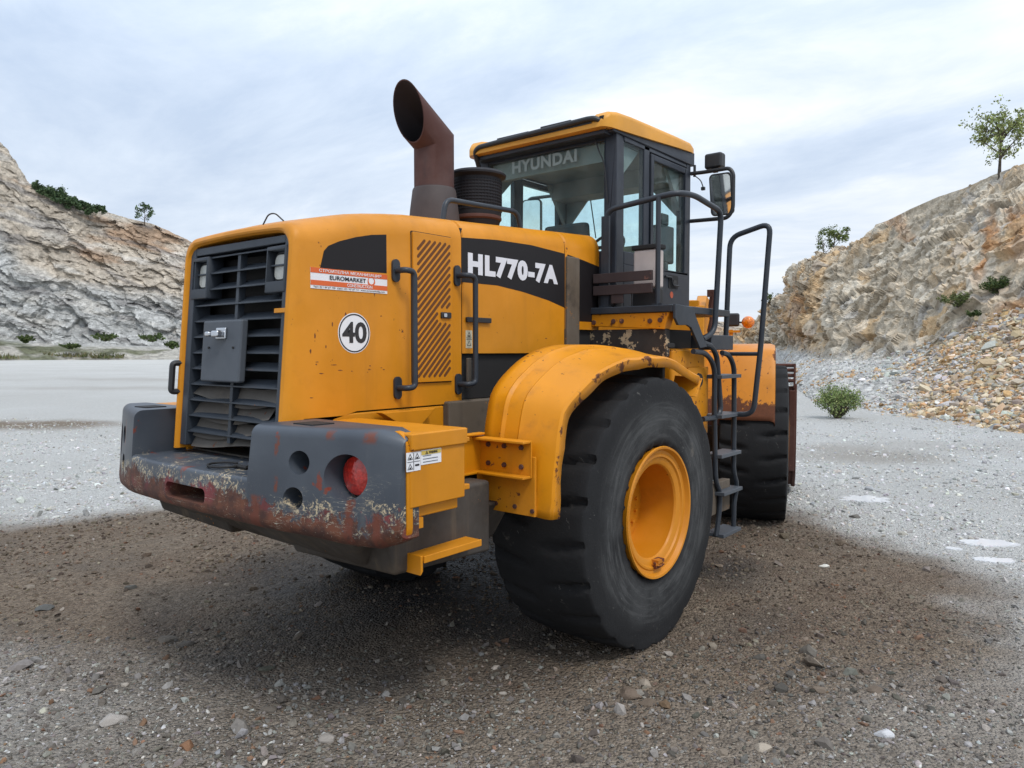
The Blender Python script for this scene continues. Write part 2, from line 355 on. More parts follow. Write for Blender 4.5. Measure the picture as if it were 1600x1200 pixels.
# counterweight: grey paint worn through cream primer to rust along its lower half
def cw_mat():
    m, nt, b = new_mat('counterweight_paint'); N = NT(nt); v = N.obj(); x, y, z = N.xyz(v)
    base = N.mix(N.step(N.noise(v, 3, 5), .35, .7), (.042, .05, .064), (.06, .07, .085))
    base = N.mix(N.math('MULTIPLY', N.step(N.noise(v, 7, 5, .6, sc=(1, 1, .06)), .56, .75), .25), base, (.14, .135, .13))
    hgt = N.math('ADD', N.step(z, 1.38, 1.02), N.math('MULTIPLY', N.math('SUBTRACT', N.noise(v, 2.6, 6, .65), .5), 1.15))
    hgt = N.math('ADD', hgt, N.math('MULTIPLY', N.step(N.math('ABSOLUTE', y), .80, .45), .24))
    ds = N.n('ShaderNodeMapping'); ds.inputs['Rotation'].default_value = (.5, .4, .3); N.put(ds.inputs[0], v)
    fine = N.noise(ds.outputs[0], 26, 6, .72, .6)
    rust = N.math('ADD', hgt, N.math('MULTIPLY', N.math('SUBTRACT', fine, .5), 1.0))
    kr = N.step(rust, .66, .80)
    edge = N.math('MULTIPLY', N.step(rust, .50, .58), N.step(rust, .78, .66))
    cream = N.math('MULTIPLY', edge, N.math('MULTIPLY', N.step(N.noise(v, 46, 6, .8, 1.0), .51, .55), N.step(N.noise(v, 5, 3), .38, .5)))
    scr = N.math('MULTIPLY', N.step(N.noise(v, 30, 4, .75, 2.5), .63, .66), N.step(z, 1.30, 1.1))
    rcol = N.mix(N.step(N.noise(v, 12, 5, .65), .35, .7), (.055, .022, .016), (.15, .052, .026))
    rcol = N.mix(N.math('MULTIPLY', N.step(N.noise(v, 4, 4), .52, .64), N.step(N.math('ABSOLUTE', N.math('SUBTRACT', z, 1.2)), .11, .04)), rcol, (.19, .035, .04))
    c = N.mix(kr, base, rcol)
    c = N.mix(cream, c, (.52, .42, .27)); c = N.mix(N.math('MULTIPLY', scr, .7), c, (.42, .36, .26))
    # a few rust runs below the holes and the upper edge
    spots = N.step(N.math('ADD', N.noise(v, 6.5, 3), N.math('MULTIPLY', N.noise(v, 34, 4), .28)), .82, .86)
    c = N.mix(spots, c, (.16, .035, .02))
    wv = N.math('MULTIPLY', N.math('SUBTRACT', N.noise(v, 14, 4, .7), .5), .05)
    for y0, z0, z1, hw_ in ((-.735, 1.47, 1.39, .010), (-.74, 1.29, 1.23, .012), (-1.10, 1.22, 1.02, .022), (-1.17, 1.50, 1.46, .03), (-.99, 1.50, 1.47, .02), (-.63, 1.20, 1.02, .028), (.8, 1.45, 1.3, .012), (-1.22, 1.16, 1.02, .02)):
        run = N.math('MULTIPLY', N.step(N.math('ABSOLUTE', N.math('ADD', N.math('SUBTRACT', y, y0), wv)), hw_ * 1.25, hw_ * .6), N.math('MULTIPLY', N.step(z, z1 - .015, z1 + .01), N.step(z, z0 + .012, z0 - .01)))
        c = N.mix(N.math('MULTIPLY', run, N.step(N.noise(v, 30, 4), .3, .5)), c, (.13, .036, .02))
    lines = N.noise(v, 16, 3, .6, .4, sc=(1, .25, 2.6)); hair = N.step(N.math('ABSOLUTE', N.math('SUBTRACT', lines, .5)), .006, .003)
    c = N.mix(N.math('MULTIPLY', N.math('MULTIPLY', hair, N.step(N.noise(v, 6, 3), .5, .6)), N.step(z, 1.38, 1.15)), c, (.40, .36, .28))
    N.put(b.inputs['Base Color'], c); N.put(b.inputs['Roughness'], N.math('ADD', .42, N.math('MULTIPLY', kr, .35)))
    N.bump(b, N.math('ADD', N.math('MULTIPLY', kr, -1.), N.math('MULTIPLY', N.noise(v, 50, 4), .4)), .3, .004)
    return m
M['cw'] = cw_mat()
def tyre_mat():
    m, nt, b = new_mat('tyre_rubber'); N = NT(nt); v = N.obj(); x, y, z = N.xyz(v)
    r = N.math('SQRT', N.math('ADD', N.math('MULTIPLY', x, x), N.math('MULTIPLY', z, z)))
    band = N.math('MULTIPLY', N.step(r, .43, .50), N.step(r, .76, .60))
    side = N.step(N.math('ABSOLUTE', y), .29, .335)
    dust = N.math('MULTIPLY', N.math('MULTIPLY', band, side), N.step(N.noise(v, 3.5, 7, .62), .25, .72))
    c = N.mix(N.noise(v, 4, 6, .6), (.013, .0135, .015), (.026, .026, .027))
    c = N.mix(N.math('MULTIPLY', dust, .55), c, (.085, .087, .088))
    an = N.math('ARCTAN2', x, z)
    rad = N.n('ShaderNodeCombineXYZ'); N.put(rad.inputs[0], N.math('MULTIPLY', r, 30)); N.put(rad.inputs[1], N.math('MULTIPLY', an, 1.6)); N.put(rad.inputs[2], N.math('MULTIPLY', N.noise(v, 3, 3), .8))
    stk = N.step(N.noise(rad.outputs[0], 1.3, 6, .65), .44, .66)
    c = N.mix(N.math('MULTIPLY', stk, N.math('MULTIPLY', N.math('MULTIPLY', band, side), .55)), c, (.095, .096, .096))
    c = N.mix(N.math('MULTIPLY', N.step(N.noise(v, 45, 4, .8), .62, .70), N.math('MULTIPLY', side, .35)), c, (.13, .125, .12))
    mud = N.math('MULTIPLY', N.step(N.noise(v, 8, 7, .7), .60, .72), .55)
    c = N.mix(N.math('MULTIPLY', mud, N.step(N.noise(v, 2.2, 3), .48, .6)), c, (.15, .135, .115))
    scf = N.math('MULTIPLY', N.step(N.noise(v, 10, 6, .75, 1.5), .63, .68), N.step(N.noise(v, 2.7, 2), .5, .6))
    c = N.mix(N.math('MULTIPLY', scf, .5), c, (.17, .165, .155))
    N.put(b.inputs['Base Color'], c); b.inputs['Roughness'].default_value = .85; b.inputs['Specular IOR Level'].default_value = .18
    N.bump(b, N.math('ADD', N.noise(v, 22, 6, .7), N.math('MULTIPLY', N.noise(v, 90, 3), .4)), .35, .008)
    return m
M['tyre'] = tyre_mat()
def attr_mat(name, rough=.9, scale=3., var=.35, bump=.6, bscale=6., bdist=.05, crack=0.):
    m, nt, b = new_mat(name); N = NT(nt); v = N.obj()
    a = N.n('ShaderNodeAttribute'); a.attribute_name = 'Col'
    k = N.step(N.noise(v, scale, 9, .7), .25, .75)
    hi = N.n('ShaderNodeVectorMath', operation='SCALE'); N.put(hi.inputs[0], a.outputs[0]); hi.inputs[3].default_value = 1 + var
    lo = N.n('ShaderNodeVectorMath', operation='SCALE'); N.put(lo.inputs[0], a.outputs[0]); lo.inputs[3].default_value = 1 - var
    c = N.mix(k, lo.outputs[0], hi.outputs[0])
    N.put(b.inputs['Base Color'], c); b.inputs['Roughness'].default_value = rough; b.inputs['Specular IOR Level'].default_value = .15
    if bump: N.bump(b, N.math('ADD', N.noise(v, bscale, 9, .7), N.math('MULTIPLY', N.vor(v, bscale * .7), .7)), bump, bdist)
    return m
M['cliff'] = attr_mat('quarry_rock', scale=2.2, var=.4, bump=.9, bscale=1.6, bdist=.25)
M['farcliff'] = attr_mat('far_quarry_rock', scale=.9, var=.45, bump=1., bscale=.9, bdist=1.0)
M['stone'] = attr_mat('loose_stone', scale=30, var=.22, bump=.4, bscale=60, bdist=.004)
M['leaf'] = attr_mat('foliage', rough=.6, scale=4, var=.2, bump=0)
M['bark'] = plain('bark', (.07, .055, .042), .9, bump=.5, bscale=12)

# ------------------------------------------------------------------ ground
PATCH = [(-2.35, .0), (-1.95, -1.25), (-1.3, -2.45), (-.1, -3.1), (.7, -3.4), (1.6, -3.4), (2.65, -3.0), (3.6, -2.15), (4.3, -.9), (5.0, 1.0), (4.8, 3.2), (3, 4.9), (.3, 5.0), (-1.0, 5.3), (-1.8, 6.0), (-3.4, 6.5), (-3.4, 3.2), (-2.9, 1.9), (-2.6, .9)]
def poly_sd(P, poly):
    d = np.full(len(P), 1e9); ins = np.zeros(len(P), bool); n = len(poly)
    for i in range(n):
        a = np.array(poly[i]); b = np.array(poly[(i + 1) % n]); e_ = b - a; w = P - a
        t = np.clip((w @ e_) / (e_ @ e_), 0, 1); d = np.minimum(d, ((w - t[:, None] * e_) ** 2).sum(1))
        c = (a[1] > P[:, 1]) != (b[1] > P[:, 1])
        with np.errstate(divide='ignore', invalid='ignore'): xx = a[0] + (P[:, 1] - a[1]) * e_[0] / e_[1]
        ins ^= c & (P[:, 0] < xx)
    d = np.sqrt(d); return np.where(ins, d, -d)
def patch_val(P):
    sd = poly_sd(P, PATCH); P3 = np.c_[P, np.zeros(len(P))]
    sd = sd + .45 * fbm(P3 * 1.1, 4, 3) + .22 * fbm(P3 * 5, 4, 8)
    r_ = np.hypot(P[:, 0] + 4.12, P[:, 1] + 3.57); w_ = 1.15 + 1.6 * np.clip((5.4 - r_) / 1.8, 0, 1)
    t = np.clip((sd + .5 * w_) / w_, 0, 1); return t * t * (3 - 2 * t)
def gz(P):
    P3 = np.c_[P, np.zeros(len(P))]
    r = np.hypot(P[:, 0] + 1, P[:, 1])
    return .022 * fbm(P3 * .9, 4, 21) * np.clip(r / 3, .3, 1) + .006 * fbm(P3 * 6, 3, 22)
def spaced(a, b, fine, far):
    v = list(np.arange(a, b, fine)); g = fine; x = v[-1]
    while x < far: g *= 1.09; x += g; v.append(x)
    g = fine; x = v[0]; lo = []
    while x > -far: g *= 1.09; x -= g; lo.append(x)
    return np.array(lo[::-1] + v)
gx = spaced(-4.5, 7, .045, 900); gy = spaced(-5.5, 6, .045, 900)
GX, GY = np.meshgrid(gx, gy, indexing='ij'); GP = np.c_[GX.ravel(), GY.ravel()]
GZ = gz(GP); nx, ny = len(gx), len(gy)
idx = np.arange(nx * ny).reshape(nx, ny)
GF = np.stack([idx[:-1, :-1], idx[1:, :-1], idx[1:, 1:], idx[:-1, 1:]], -1).reshape(-1, 4)
def ground_mat():
    m, nt, b = new_mat('gravel_ground'); N = NT(nt); v = N.obj()
    a = N.n('ShaderNodeAttribute'); a.attribute_name = 'patch'; pt = a.outputs['Fac']
    a2 = N.n('ShaderNodeAttribute'); a2.attribute_name = 'oil_shade'; oil_shade = a2.outputs['Fac']
    a3 = N.n('ShaderNodeAttribute'); a3.attribute_name = 'stones'; near = a3.outputs['Fac']
    cell = N.vor(v, 62, out=1); g1 = N.xyz(cell)[0]; cell2 = N.xyz(N.vor(v, 26, out=1))[0]
    sp = N.math('ADD', N.math('MULTIPLY', g1, .6), N.math('MULTIPLY', cell2, .4))
    nz = N.noise(v, 1.3, 8, .6); nb = N.noise(v, .12, 6, .6)
    light = N.mix(sp, (.41, .405, .385), (.62, .61, .58))
    light = N.mix(N.math('MULTIPLY', N.step(nz, .4, .75), .35), light, (.52, .50, .46))
    light = N.mix(N.math('MULTIPLY', N.step(nb, .42, .7), .25), light, (.70, .70, .69))
    trk = N.step(N.noise(v, .5, 6, .6, sc=(.12, 1, 1)), .62, .72)
    light = N.mix(N.math('MULTIPLY', trk, .3), light, (.42, .41, .385))
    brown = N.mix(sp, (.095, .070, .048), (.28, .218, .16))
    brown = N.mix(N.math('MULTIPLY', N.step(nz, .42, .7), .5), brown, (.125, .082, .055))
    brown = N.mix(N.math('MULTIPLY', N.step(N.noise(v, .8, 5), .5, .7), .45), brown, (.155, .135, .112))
    mid = N.mix(sp, (.135, .113, .09), (.36, .32, .272))
    light = N.mix(near, light, mid)
    a4 = N.n('ShaderNodeAttribute'); a4.attribute_name = 'stain'
    light = N.mix(a4.outputs['Fac'], light, (.22, .175, .13))
    hb = N.step(N.noise(v, .22, 8, .68, sc=(1, .35, 1)), .45, .68); light = N.mix(N.math('MULTIPLY', hb, .28), light, (.44, .425, .39))
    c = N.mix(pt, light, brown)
    c = N.mix(oil_shade, c, N.mix(sp, (.012, .012, .014), (.04, .037, .036)))  # near-black for oil and for the painted shade below the loader
    N.put(b.inputs['Base Color'], c)
    N.put(b.inputs['Roughness'], N.math('SUBTRACT', .92, N.math('MULTIPLY', oil_shade, .35))); b.inputs['Specular IOR Level'].default_value = .25
    h = N.math('ADD', N.math('MULTIPLY', N.vor(v, 62), -1.), N.math('ADD', N.math('MULTIPLY', N.vor(v, 26), -.9), N.math('MULTIPLY', N.noise(v, 12, 6, .7), 1.6)))
    N.bump(b, h, 1.0, .026)
    return m
P3 = np.c_[GP, np.zeros(len(GP))]
oil_shade = np.zeros(len(GP))  # oil stains, widened to paint the machine's shade into the ground colour
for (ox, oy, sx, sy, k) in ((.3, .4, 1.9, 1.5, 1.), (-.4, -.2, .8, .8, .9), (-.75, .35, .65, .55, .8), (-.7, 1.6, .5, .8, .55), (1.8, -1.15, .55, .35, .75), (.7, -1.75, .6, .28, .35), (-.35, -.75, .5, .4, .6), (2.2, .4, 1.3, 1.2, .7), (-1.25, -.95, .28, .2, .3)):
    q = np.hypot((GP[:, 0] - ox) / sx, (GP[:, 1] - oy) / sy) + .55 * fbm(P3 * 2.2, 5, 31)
    oil_shade = np.maximum(oil_shade, k * np.clip(1.35 - q, 0, 1))
stain = np.zeros(len(GP))
for (px_, py_, rx, ry, k) in ((60, 663, 2.2, .22, 1.1), (190, 607, 5, .4, .3), (235, 593, 7, .5, .3), (1380, 712, 1.2, .2, .5), (1330, 702, 1.0, .16, .4), (1480, 700, 2.5, .3, .25)):
    c_ = at_z(px_, py_); d_ = GP - c_[:2]; q = np.hypot((d_ @ RGT[:2]) / rx, (d_ @ np.array([math.cos(YAW), math.sin(YAW)])) / (ry * 4)) + .9 * fbm(P3 * .5, 5, 33)
    stain = np.maximum(stain, k * np.clip(1.5 - q, 0, 1))
front_band = np.clip(1 - (np.hypot(GP[:, 0] + 4.12, GP[:, 1] + 3.57) - 3.6) / 2.4, 0, 1)
ground = np_mesh('ground', np.c_[GP, GZ], GF, ground_mat(), smooth=180, attrs={'stain': stain, 'patch': patch_val(GP), 'oil_shade': oil_shade, 'stones': front_band})
ground['kind'] = 'structure'

# loose gravel and stones: many small angular stones in one object
rng = np.random.default_rng(5)
def ico():
    t = (1 + 5 ** .5) / 2
    v = np.array([(-1, t, 0), (1, t, 0), (-1, -t, 0), (1, -t, 0), (0, -1, t), (0, 1, t), (0, -1, -t), (0, 1, -t), (t, 0, -1), (t, 0, 1), (-t, 0, -1), (-t, 0, 1)], float)
    f = np.array([(0, 11, 5), (0, 5, 1), (0, 1, 7), (0, 7, 10), (0, 10, 11), (1, 5, 9), (5, 11, 4), (11, 10, 2), (10, 7, 6), (7, 1, 8), (3, 9, 4), (3, 4, 2), (3, 2, 6), (3, 6, 8), (3, 8, 9), (4, 9, 5), (2, 4, 11), (6, 2, 10), (8, 6, 7), (9, 8, 1)])
    return v / np.linalg.norm(v[0]), f
def rand_rot(n, tilt=1.):
    az = rng.uniform(0, 2 * np.pi, n); a = rng.normal(0, .5 * tilt, n); b_ = rng.normal(0, .5 * tilt, n)
    c, s = np.cos, np.sin; Z = np.zeros(n); O = np.ones(n)
    Rz = np.stack([c(az), -s(az), Z, s(az), c(az), Z, Z, Z, O], 1).reshape(-1, 3, 3)
    Rx = np.stack([O, Z, Z, Z, c(a), -s(a), Z, s(a), c(a)], 1).reshape(-1, 3, 3)
    Ry = np.stack([c(b_), Z, s(b_), Z, O, Z, -s(b_), Z, c(b_)], 1).reshape(-1, 3, 3)
    return Rz @ Rx @ Ry
def stones(name, pos, size, col, mat, flat=.6, tilt=1.):
    V0, F0 = ico(); n = len(pos); pos = np.asarray(pos)
    V = V0[None] * rng.uniform(.62, 1.2, (n, 12, 1)) + rng.normal(0, .1, (n, 12, 3))
    sc = np.stack([rng.uniform(.8, 1.5, n), rng.uniform(.65, 1.0, n), rng.uniform(flat * .7, flat * 1.3, n)], 1) * size[:, None]
    V = np.einsum('nij,nkj->nki', rand_rot(n, tilt), V * sc[:, None, :]) + pos[:, None, :]
    F = (F0[None] + 12 * np.arange(n)[:, None, None]).reshape(-1, 3)
    return np_mesh(name, V.reshape(-1, 3), F, mat, col=np.repeat(col, 12, 0))
def pick(n, pal, w=None, jit=.18):
    pal = np.array(pal); c = pal[rng.choice(len(pal), n, p=w)]
    return np.clip(c * np.exp(rng.normal(0, jit, (n, 1))) * np.exp(rng.normal(0, .03, (n, 3))), .01, .85)
N_ = 120000
dd = np.exp(rng.uniform(math.log(2.9), math.log(20), N_)); la = rng.uniform(-.80, .80, N_)
gp = np.c_[CC[0] + dd * (FWD[0] + RGT[0] * la), CC[1] + dd * (FWD[1] + RGT[1] * la)]
keep = rng.random(N_) < np.clip(.35 + .9 * (fbm(np.c_[gp, np.zeros(N_)] * 1.2, 3, 40) + .25), .12, 1)
gp, dd = gp[keep], dd[keep]; n = len(gp)
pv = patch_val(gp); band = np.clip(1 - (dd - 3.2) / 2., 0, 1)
size = np.exp(rng.normal(math.log(.0075), .50, n)); big = rng.random(n) < (.006 + .022 * band * (gp[:, 1] > -2.6)); size[big] *= rng.uniform(2., 3.6, big.sum()); size *= np.clip(dd / 6, .85, 1.6)
cl = pick(n, [(.48, .48, .465), (.56, .55, .53), (.36, .36, .35), (.42, .39, .34)], [.45, .10, .27, .18])
cb = pick(n, [(.12, .092, .068), (.16, .13, .10), (.07, .054, .042), (.20, .175, .145), (.15, .085, .055)], [.36, .25, .27, .06, .06])
cm = pick(n, [(.27, .25, .225), (.17, .15, .13), (.40, .385, .36), (.28, .17, .11)], [.42, .42, .10, .06])
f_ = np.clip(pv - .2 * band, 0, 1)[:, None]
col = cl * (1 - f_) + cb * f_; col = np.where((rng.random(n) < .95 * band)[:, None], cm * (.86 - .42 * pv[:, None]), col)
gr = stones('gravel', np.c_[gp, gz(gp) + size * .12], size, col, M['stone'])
gr['kind'] = 'stuff'

# single stones one can point at
def big_rock_mesh(seed, squash=(1, .75, .5)):
    bm = bmesh.new(); bmesh.ops.create_icosphere(bm, subdivisions=3, radius=1.); r0 = np.random.default_rng(seed)
    V = np.array([v.co for v in bm.verts]); pl = r0.normal(0, 1, (13, 3)); pl /= np.linalg.norm(pl, axis=1)[:, None]; off = r0.uniform(.55, .95, 13)
    for k in range(13):                                     # cleave the ball along planes
        d = V @ pl[k] - off[k]; V -= np.where(d > 0, d, 0)[:, None] * pl[k]
    V += .05 * np.stack([fbm(V * 2.2 + seed, 4, k) for k in range(3)], 1)
    V *= np.array(squash); V[:, 2] = np.maximum(V[:, 2], -.22)
    for v, c in zip(bm.verts, V): v.co = c
    me = bpy.data.meshes.new('rock'); bm.to_mesh(me); bm.free(); smooth_by_angle(me, 22); return me
ROCKS = [  # px, py, half width in px, colour, squash z, label
    (175, 1122, 24, (.36, .33, .30), .5, 'pale grey flat-topped rock nearest the lower left corner of the gravel'),
    (292, 1163, 17, (.22, .12, .07), .55, 'small reddish brown rock on pale gravel right of the pale flat rock'),
    (70, 946, 14, (.10, .10, .095), .5, 'dark grey stone alone on brown dirt at the left edge'),
    (205, 916, 11, (.09, .085, .075), .55, 'small dark stone on brown dirt left of the loader counterweight'),
    (262, 994, 17, (.13, .11, .09), .35, 'long flat brown slab lying in the brown dirt on the left'),
    (290, 1002, 13, (.12, .105, .09), .5, 'rounded brown stone just right of the long flat slab'),
    (514, 1150, 17, (.31, .28, .25), .6, 'blocky tan rock in pale gravel below the counterweight'),
    (420, 1106, 15, (.14, .12, .10), .4, 'flat dark brown stone in the middle of the left gravel'),
    (985, 1078, 24, (.155, .118, .09), .42, 'wide low brown rock on dirt in front of the rear tyre'),
    (1012, 1095, 15, (.135, .105, .08), .45, 'small brown rock touching the wide low brown rock'),
    (1278, 1077, 14, (.17, .135, .105), .6, 'upright brown stone on the dirt right of the rear tyre'),
    (1366, 1076, 14, (.14, .11, .085), .42, 'flat brown stone beside the upright brown stone'),
    (1192, 1165, 15, (.36, .31, .25), .5, 'pale tan pointed stone on brown dirt near the bottom edge'),
    (1382, 1145, 16, (.52, .52, .53), .6, 'whitish broken stone at the edge of the brown dirt'),
    (1350, 1049, 9, (.13, .10, .08), .6, 'small round brown pebble right of the rear tyre'),
    (1470, 1060, 12, (.12, .10, .085), .45, 'dark flat stone near the right border of brown dirt'),
    (1288, 880, 9, (.58, .56, .50), .4, 'small white stone on the dirt beside the ladder'),
    (1130, 1173, 11, (.20, .165, .13), .6, 'small brown cube-like stone near the bottom edge'),
    (1335, 805, 10, (.15, .14, .125), .5, 'dark lump on pale gravel below the nearest puddle'),
]
for i, (px, py, w, c, sq, lab) in enumerate(ROCKS):
    p = at_z(px, py + w * .3); s_ = w / 1150 * np.dot(p - CC, FWD)
    me = big_rock_mesh(100 + i, (1, .75, sq)); a = me.color_attributes.new('Col', 'FLOAT_COLOR', 'POINT')
    for d_ in a.data: d_.color = c + (1,)
    o = link('rock', me, M['stone']); o.location = (p[0], p[1], float(gz(p[None, :2])[0]) + s_ * .06); o.scale = (s_,) * 3; o.rotation_euler = (0, 0, YAW - R_(90) + random.Random(i).uniform(-.6, .6))
    o['label'] = lab; o['category'] = 'rock'; o['group'] = 'stones lying on the quarry floor'

# shallow puddles; the sky's reflection is painted in as a pale base colour
m, nt, b = new_mat('puddle_water'); b.inputs['Base Color'].default_value = (.70, .715, .74, 1); b.inputs['Roughness'].default_value = .03; b.inputs['Specular IOR Level'].default_value = .8; M['puddle'] = m
def puddle(px0, px1, py, seed, dep):
    a = at_z(px0, py); b_ = at_z(px1, py); c = (a + b_) / 2; u = (b_ - a) / 2; w = np.array([-u[1], u[0], 0]) / np.linalg.norm(u) * dep
    t = np.linspace(0, 2 * np.pi, 120, endpoint=False); ring = np.stack([np.cos(t), np.sin(t), 0 * t], 1)
    rr = 1 + .75 * fbm(ring * 2.6 + seed, 6, seed, .6)
    V = c + (np.cos(t) * rr)[:, None] * u + (np.sin(t) * rr)[:, None] * w; g = gz(V[:, :2])
    top = np.c_[V[:, :2], np.full(120, g.max() * .6 + g.mean() * .4 + .008)]; bot = np.c_[V[:, :2], np.full(120, g.min() - .05)]
    mb = MB(); mb.loft([list(map(tuple, bot)), list(map(tuple, top))]); o = mb.build('puddle', M['puddle']); o['kind'] = 'structure'; return o
puddle(1310, 1385, 781, 3, .22); puddle(1506, 1584, 850, 5, .12); puddle(1526, 1582, 875, 9, .09); puddle(1480, 1500, 858, 11, .05)

# ------------------------------------------------------------------ cliffs
def grid_mesh(name, P, mat, col, smooth=None):
    a, b_ = P.shape[:2]; ix = np.arange(a * b_).reshape(a, b_)
    F = np.stack([ix[:-1, :-1], ix[1:, :-1], ix[1:, 1:], ix[:-1, 1:]], -1).reshape(-1, 4)
    return np_mesh(name, P.reshape(-1, 3), F, mat, col=col, smooth=smooth)
def interp(x, xs, ys): return np.interp(x, xs, ys)
def sstep(v, a, b_): t = np.clip((v - a) / (b_ - a), 0, 1); return t * t * (3 - 2 * t)
# far cliff across the pit (left of the loader, running on behind it)
def far_cliff():
    na, nb = 820, 230
    px = np.r_[np.linspace(-2600, -310, 160), np.linspace(-300, 520, 520), np.linspace(530, 1500, na - 680)]
    crest = interp(px, [-2600, -1800, -1200, -700, -300, -60, 0, 30, 50, 80, 120, 160, 200, 240, 270, 295, 340, 420, 560, 800, 1100, 1300, 1500], [380, 250, 140, 120, 150, 205, 220, 252, 288, 303, 317, 329, 341, 350, 362, 377, 402, 430, 462, 486, 502, 512, 520])
    D0 = interp(px, [-2600, -1600, -700, 0, 300, 700, 1500], [60, 85, 120, 150, 165, 230, 330])
    # profile across: toe, berm, face foot, face, crest, back plateau
    s = np.linspace(0, 1, nb)
    S_, PXg = np.meshgrid(s, px); Dg = D0[:, None] * np.ones(nb)
    zc = 1.845 + (548 - crest) / 1150 * (D0 + 16); zc = zc[:, None]
    h = interp(S_.ravel(), [0, .06, .14, .84, .90, 1], [-.01, .055, .085, 1., 1.02, 1.03]).reshape(S_.shape)
    dep = interp(S_.ravel(), [0, .06, .14, .45, .84, .90, 1], [-12, -6, 1, 5, 16, 24, 60]).reshape(S_.shape)
    z = np.minimum(h * zc, zc * 1.03)
    Dt = Dg + dep
    lat = (PXg - 800) / 1150
    X = CC[0] + Dt * (math.cos(YAW) + RGT[0] * lat); Y_ = CC[1] + Dt * (math.sin(YAW) + RGT[1] * lat)
    P = np.stack([X, Y_, z], -1).reshape(-1, 3)
    face = sstep(S_.ravel(), .10, .2) * sstep(-S_.ravel(), -.90, -.80)
    st = P.copy(); dipn = st[:, 2] + .28 * (st @ np.array([RGT[0], RGT[1], 0]))       # dipping beds
    q = np.c_[st[:, 0] * .05, st[:, 1] * .05, dipn * .22]
    n_big = fbm(P * .035, 4, 51); beds = fbm(q * 1.6, 5, 52); cid, f1, f2 = worley(np.c_[st[:, 0] * .16, st[:, 1] * .16, dipn * .35] + .5 * beds[:, None], 53)
    w2, e1, e2 = worley(np.c_[st[:, 0] * .34, st[:, 1] * .34, dipn * .5] + .6 * beds[:, None], 153); vert = fbm(np.c_[st[:, 0] * .22, st[:, 1] * .22, st[:, 2] * .03], 4, 154)
    disp = face * (1.9 * n_big + .5 * beds + .6 * (cid - .5) + .5 * (w2 - .5) + 1.2 * facets(np.c_[st[:, 0] * .11, st[:, 1] * .11, dipn * .17] + .5 * n_big[:, None], 171)[0] + 1.0 * facets(np.c_[st[:, 0] * .28, st[:, 1] * .28, dipn * .4], 172)[0] + .9 * vert + 1.1 * fbm(np.c_[st[:, 0] * .5, st[:, 1] * .5, dipn * 1.0], 4, 155) - .15 * np.clip(1 - (e2 - e1) / .16, 0, 1)) + (1 - face) * .5 * fbm(P * .12, 4, 54)
    out = -np.array([math.cos(YAW), math.sin(YAW), .15])
    P = P + disp[:, None] * out; P[:, 2] += (1 - face) * .6 * fbm(P * .1, 4, 55) + face * .5 * fbm(P * .3, 3, 56)
    rel = np.clip(P[:, 2] / np.repeat(zc.ravel(), nb), 0, 1.1)
    grey = np.array((.48, .48, .465)); tan = np.array((.49, .39, .275)); orange = np.array((.38, .235, .14)); pale = np.array((.58, .55, .50)); green = np.array((.11, .12, .06)); dark = np.array((.23, .215, .21))
    pxr = np.repeat(px, nb)
    lowline = interp(pxr, [-700, 0, 100, 170, 250, 300, 700], [.50, .55, .44, .46, .42, .40, .4]) + .10 * beds
    k = sstep(rel, lowline - .07, lowline + .07)[:, None]
    c = grey * (1 - k) + (tan * .62 + grey * .38) * k
    ko = (sstep(n_big + .9 * beds, .12, .5) * k[:, 0] * .7)[:, None]; c = c * (1 - ko) + orange * ko
    kp = (sstep(fbm(q * 3, 4, 57), .08, .35) * .6)[:, None]; c = c * (1 - kp) + pale * kp
    kd = (sstep(-fbm(np.c_[q[:, :2], q[:, 2] * 1.7] * 2.3, 4, 58), .16, .36) * .6)[:, None]; c = c * (1 - kd) + dark * kd
    kg = (sstep(fbm(P * .11, 4, 59), .08, .26) * sstep(-S_.ravel(), -.16, -.09) * .85)[:, None]; c = c * (1 - kg) + green * kg
    kb = sstep(-S_.ravel(), -.15, -.06)[:, None] * .6; c = c * (1 - .22 * (w2[:, None] - .5)); c = c * (1 - kb) + (np.array((.44, .40, .33)) * (1 - kg) + green * kg) * kb
    o = grid_mesh('cliff', P.reshape(na, nb, 3), M['farcliff'], c); o['kind'] = 'structure'
far_cliff()
# near cliff and its talus on the right
PXK = [1120, 1200, 1215, 1245, 1270, 1330, 1420, 1500, 1600, 1750, 1950]
def near_profile(px):
    D_toe = interp(px, [1120, 1200, 1240, 1270, 1300, 1400, 1500, 1600, 1750, 1950, 2500, 3300], [80, 60, 36, 26, 23, 20.6, 18.2, 16.1, 14.2, 13, 10.5, 8])
    y_tal = interp(px, [1120, 1200, 1240, 1300, 1400, 1450, 1500, 1550, 1600, 1750, 1950, 2500, 3300], [545, 543, 548, 560, 558, 545, 526, 505, 490, 455, 430, 420, 480])
    D_tal = interp(px, [1120, 1200, 1240, 1300, 1400, 1500, 1600, 1750, 1950, 2500, 3300], [88, 70, 50, 38, 32, 28.5, 26, 23.5, 22, 17, 13])
    y_cr = interp(px, [1120, 1170, 1200, 1212, 1224, 1240, 1262, 1290, 1330, 1345, 1370, 1420, 1460, 1500, 1540, 1600, 1750, 1950, 2500, 3300], [530, 512, 487, 474, 462, 418, 408, 398, 385, 372, 352, 327, 309, 296, 278, 256, 215, 190, 180, 330])
    D_cr = interp(px, [1120, 1200, 1240, 1300, 1400, 1500, 1600, 1750, 1950, 2500, 3300], [98, 86, 66, 52, 45, 40.5, 37, 34, 32, 25, 19])
    return D_toe, y_tal, D_tal, y_cr, D_cr
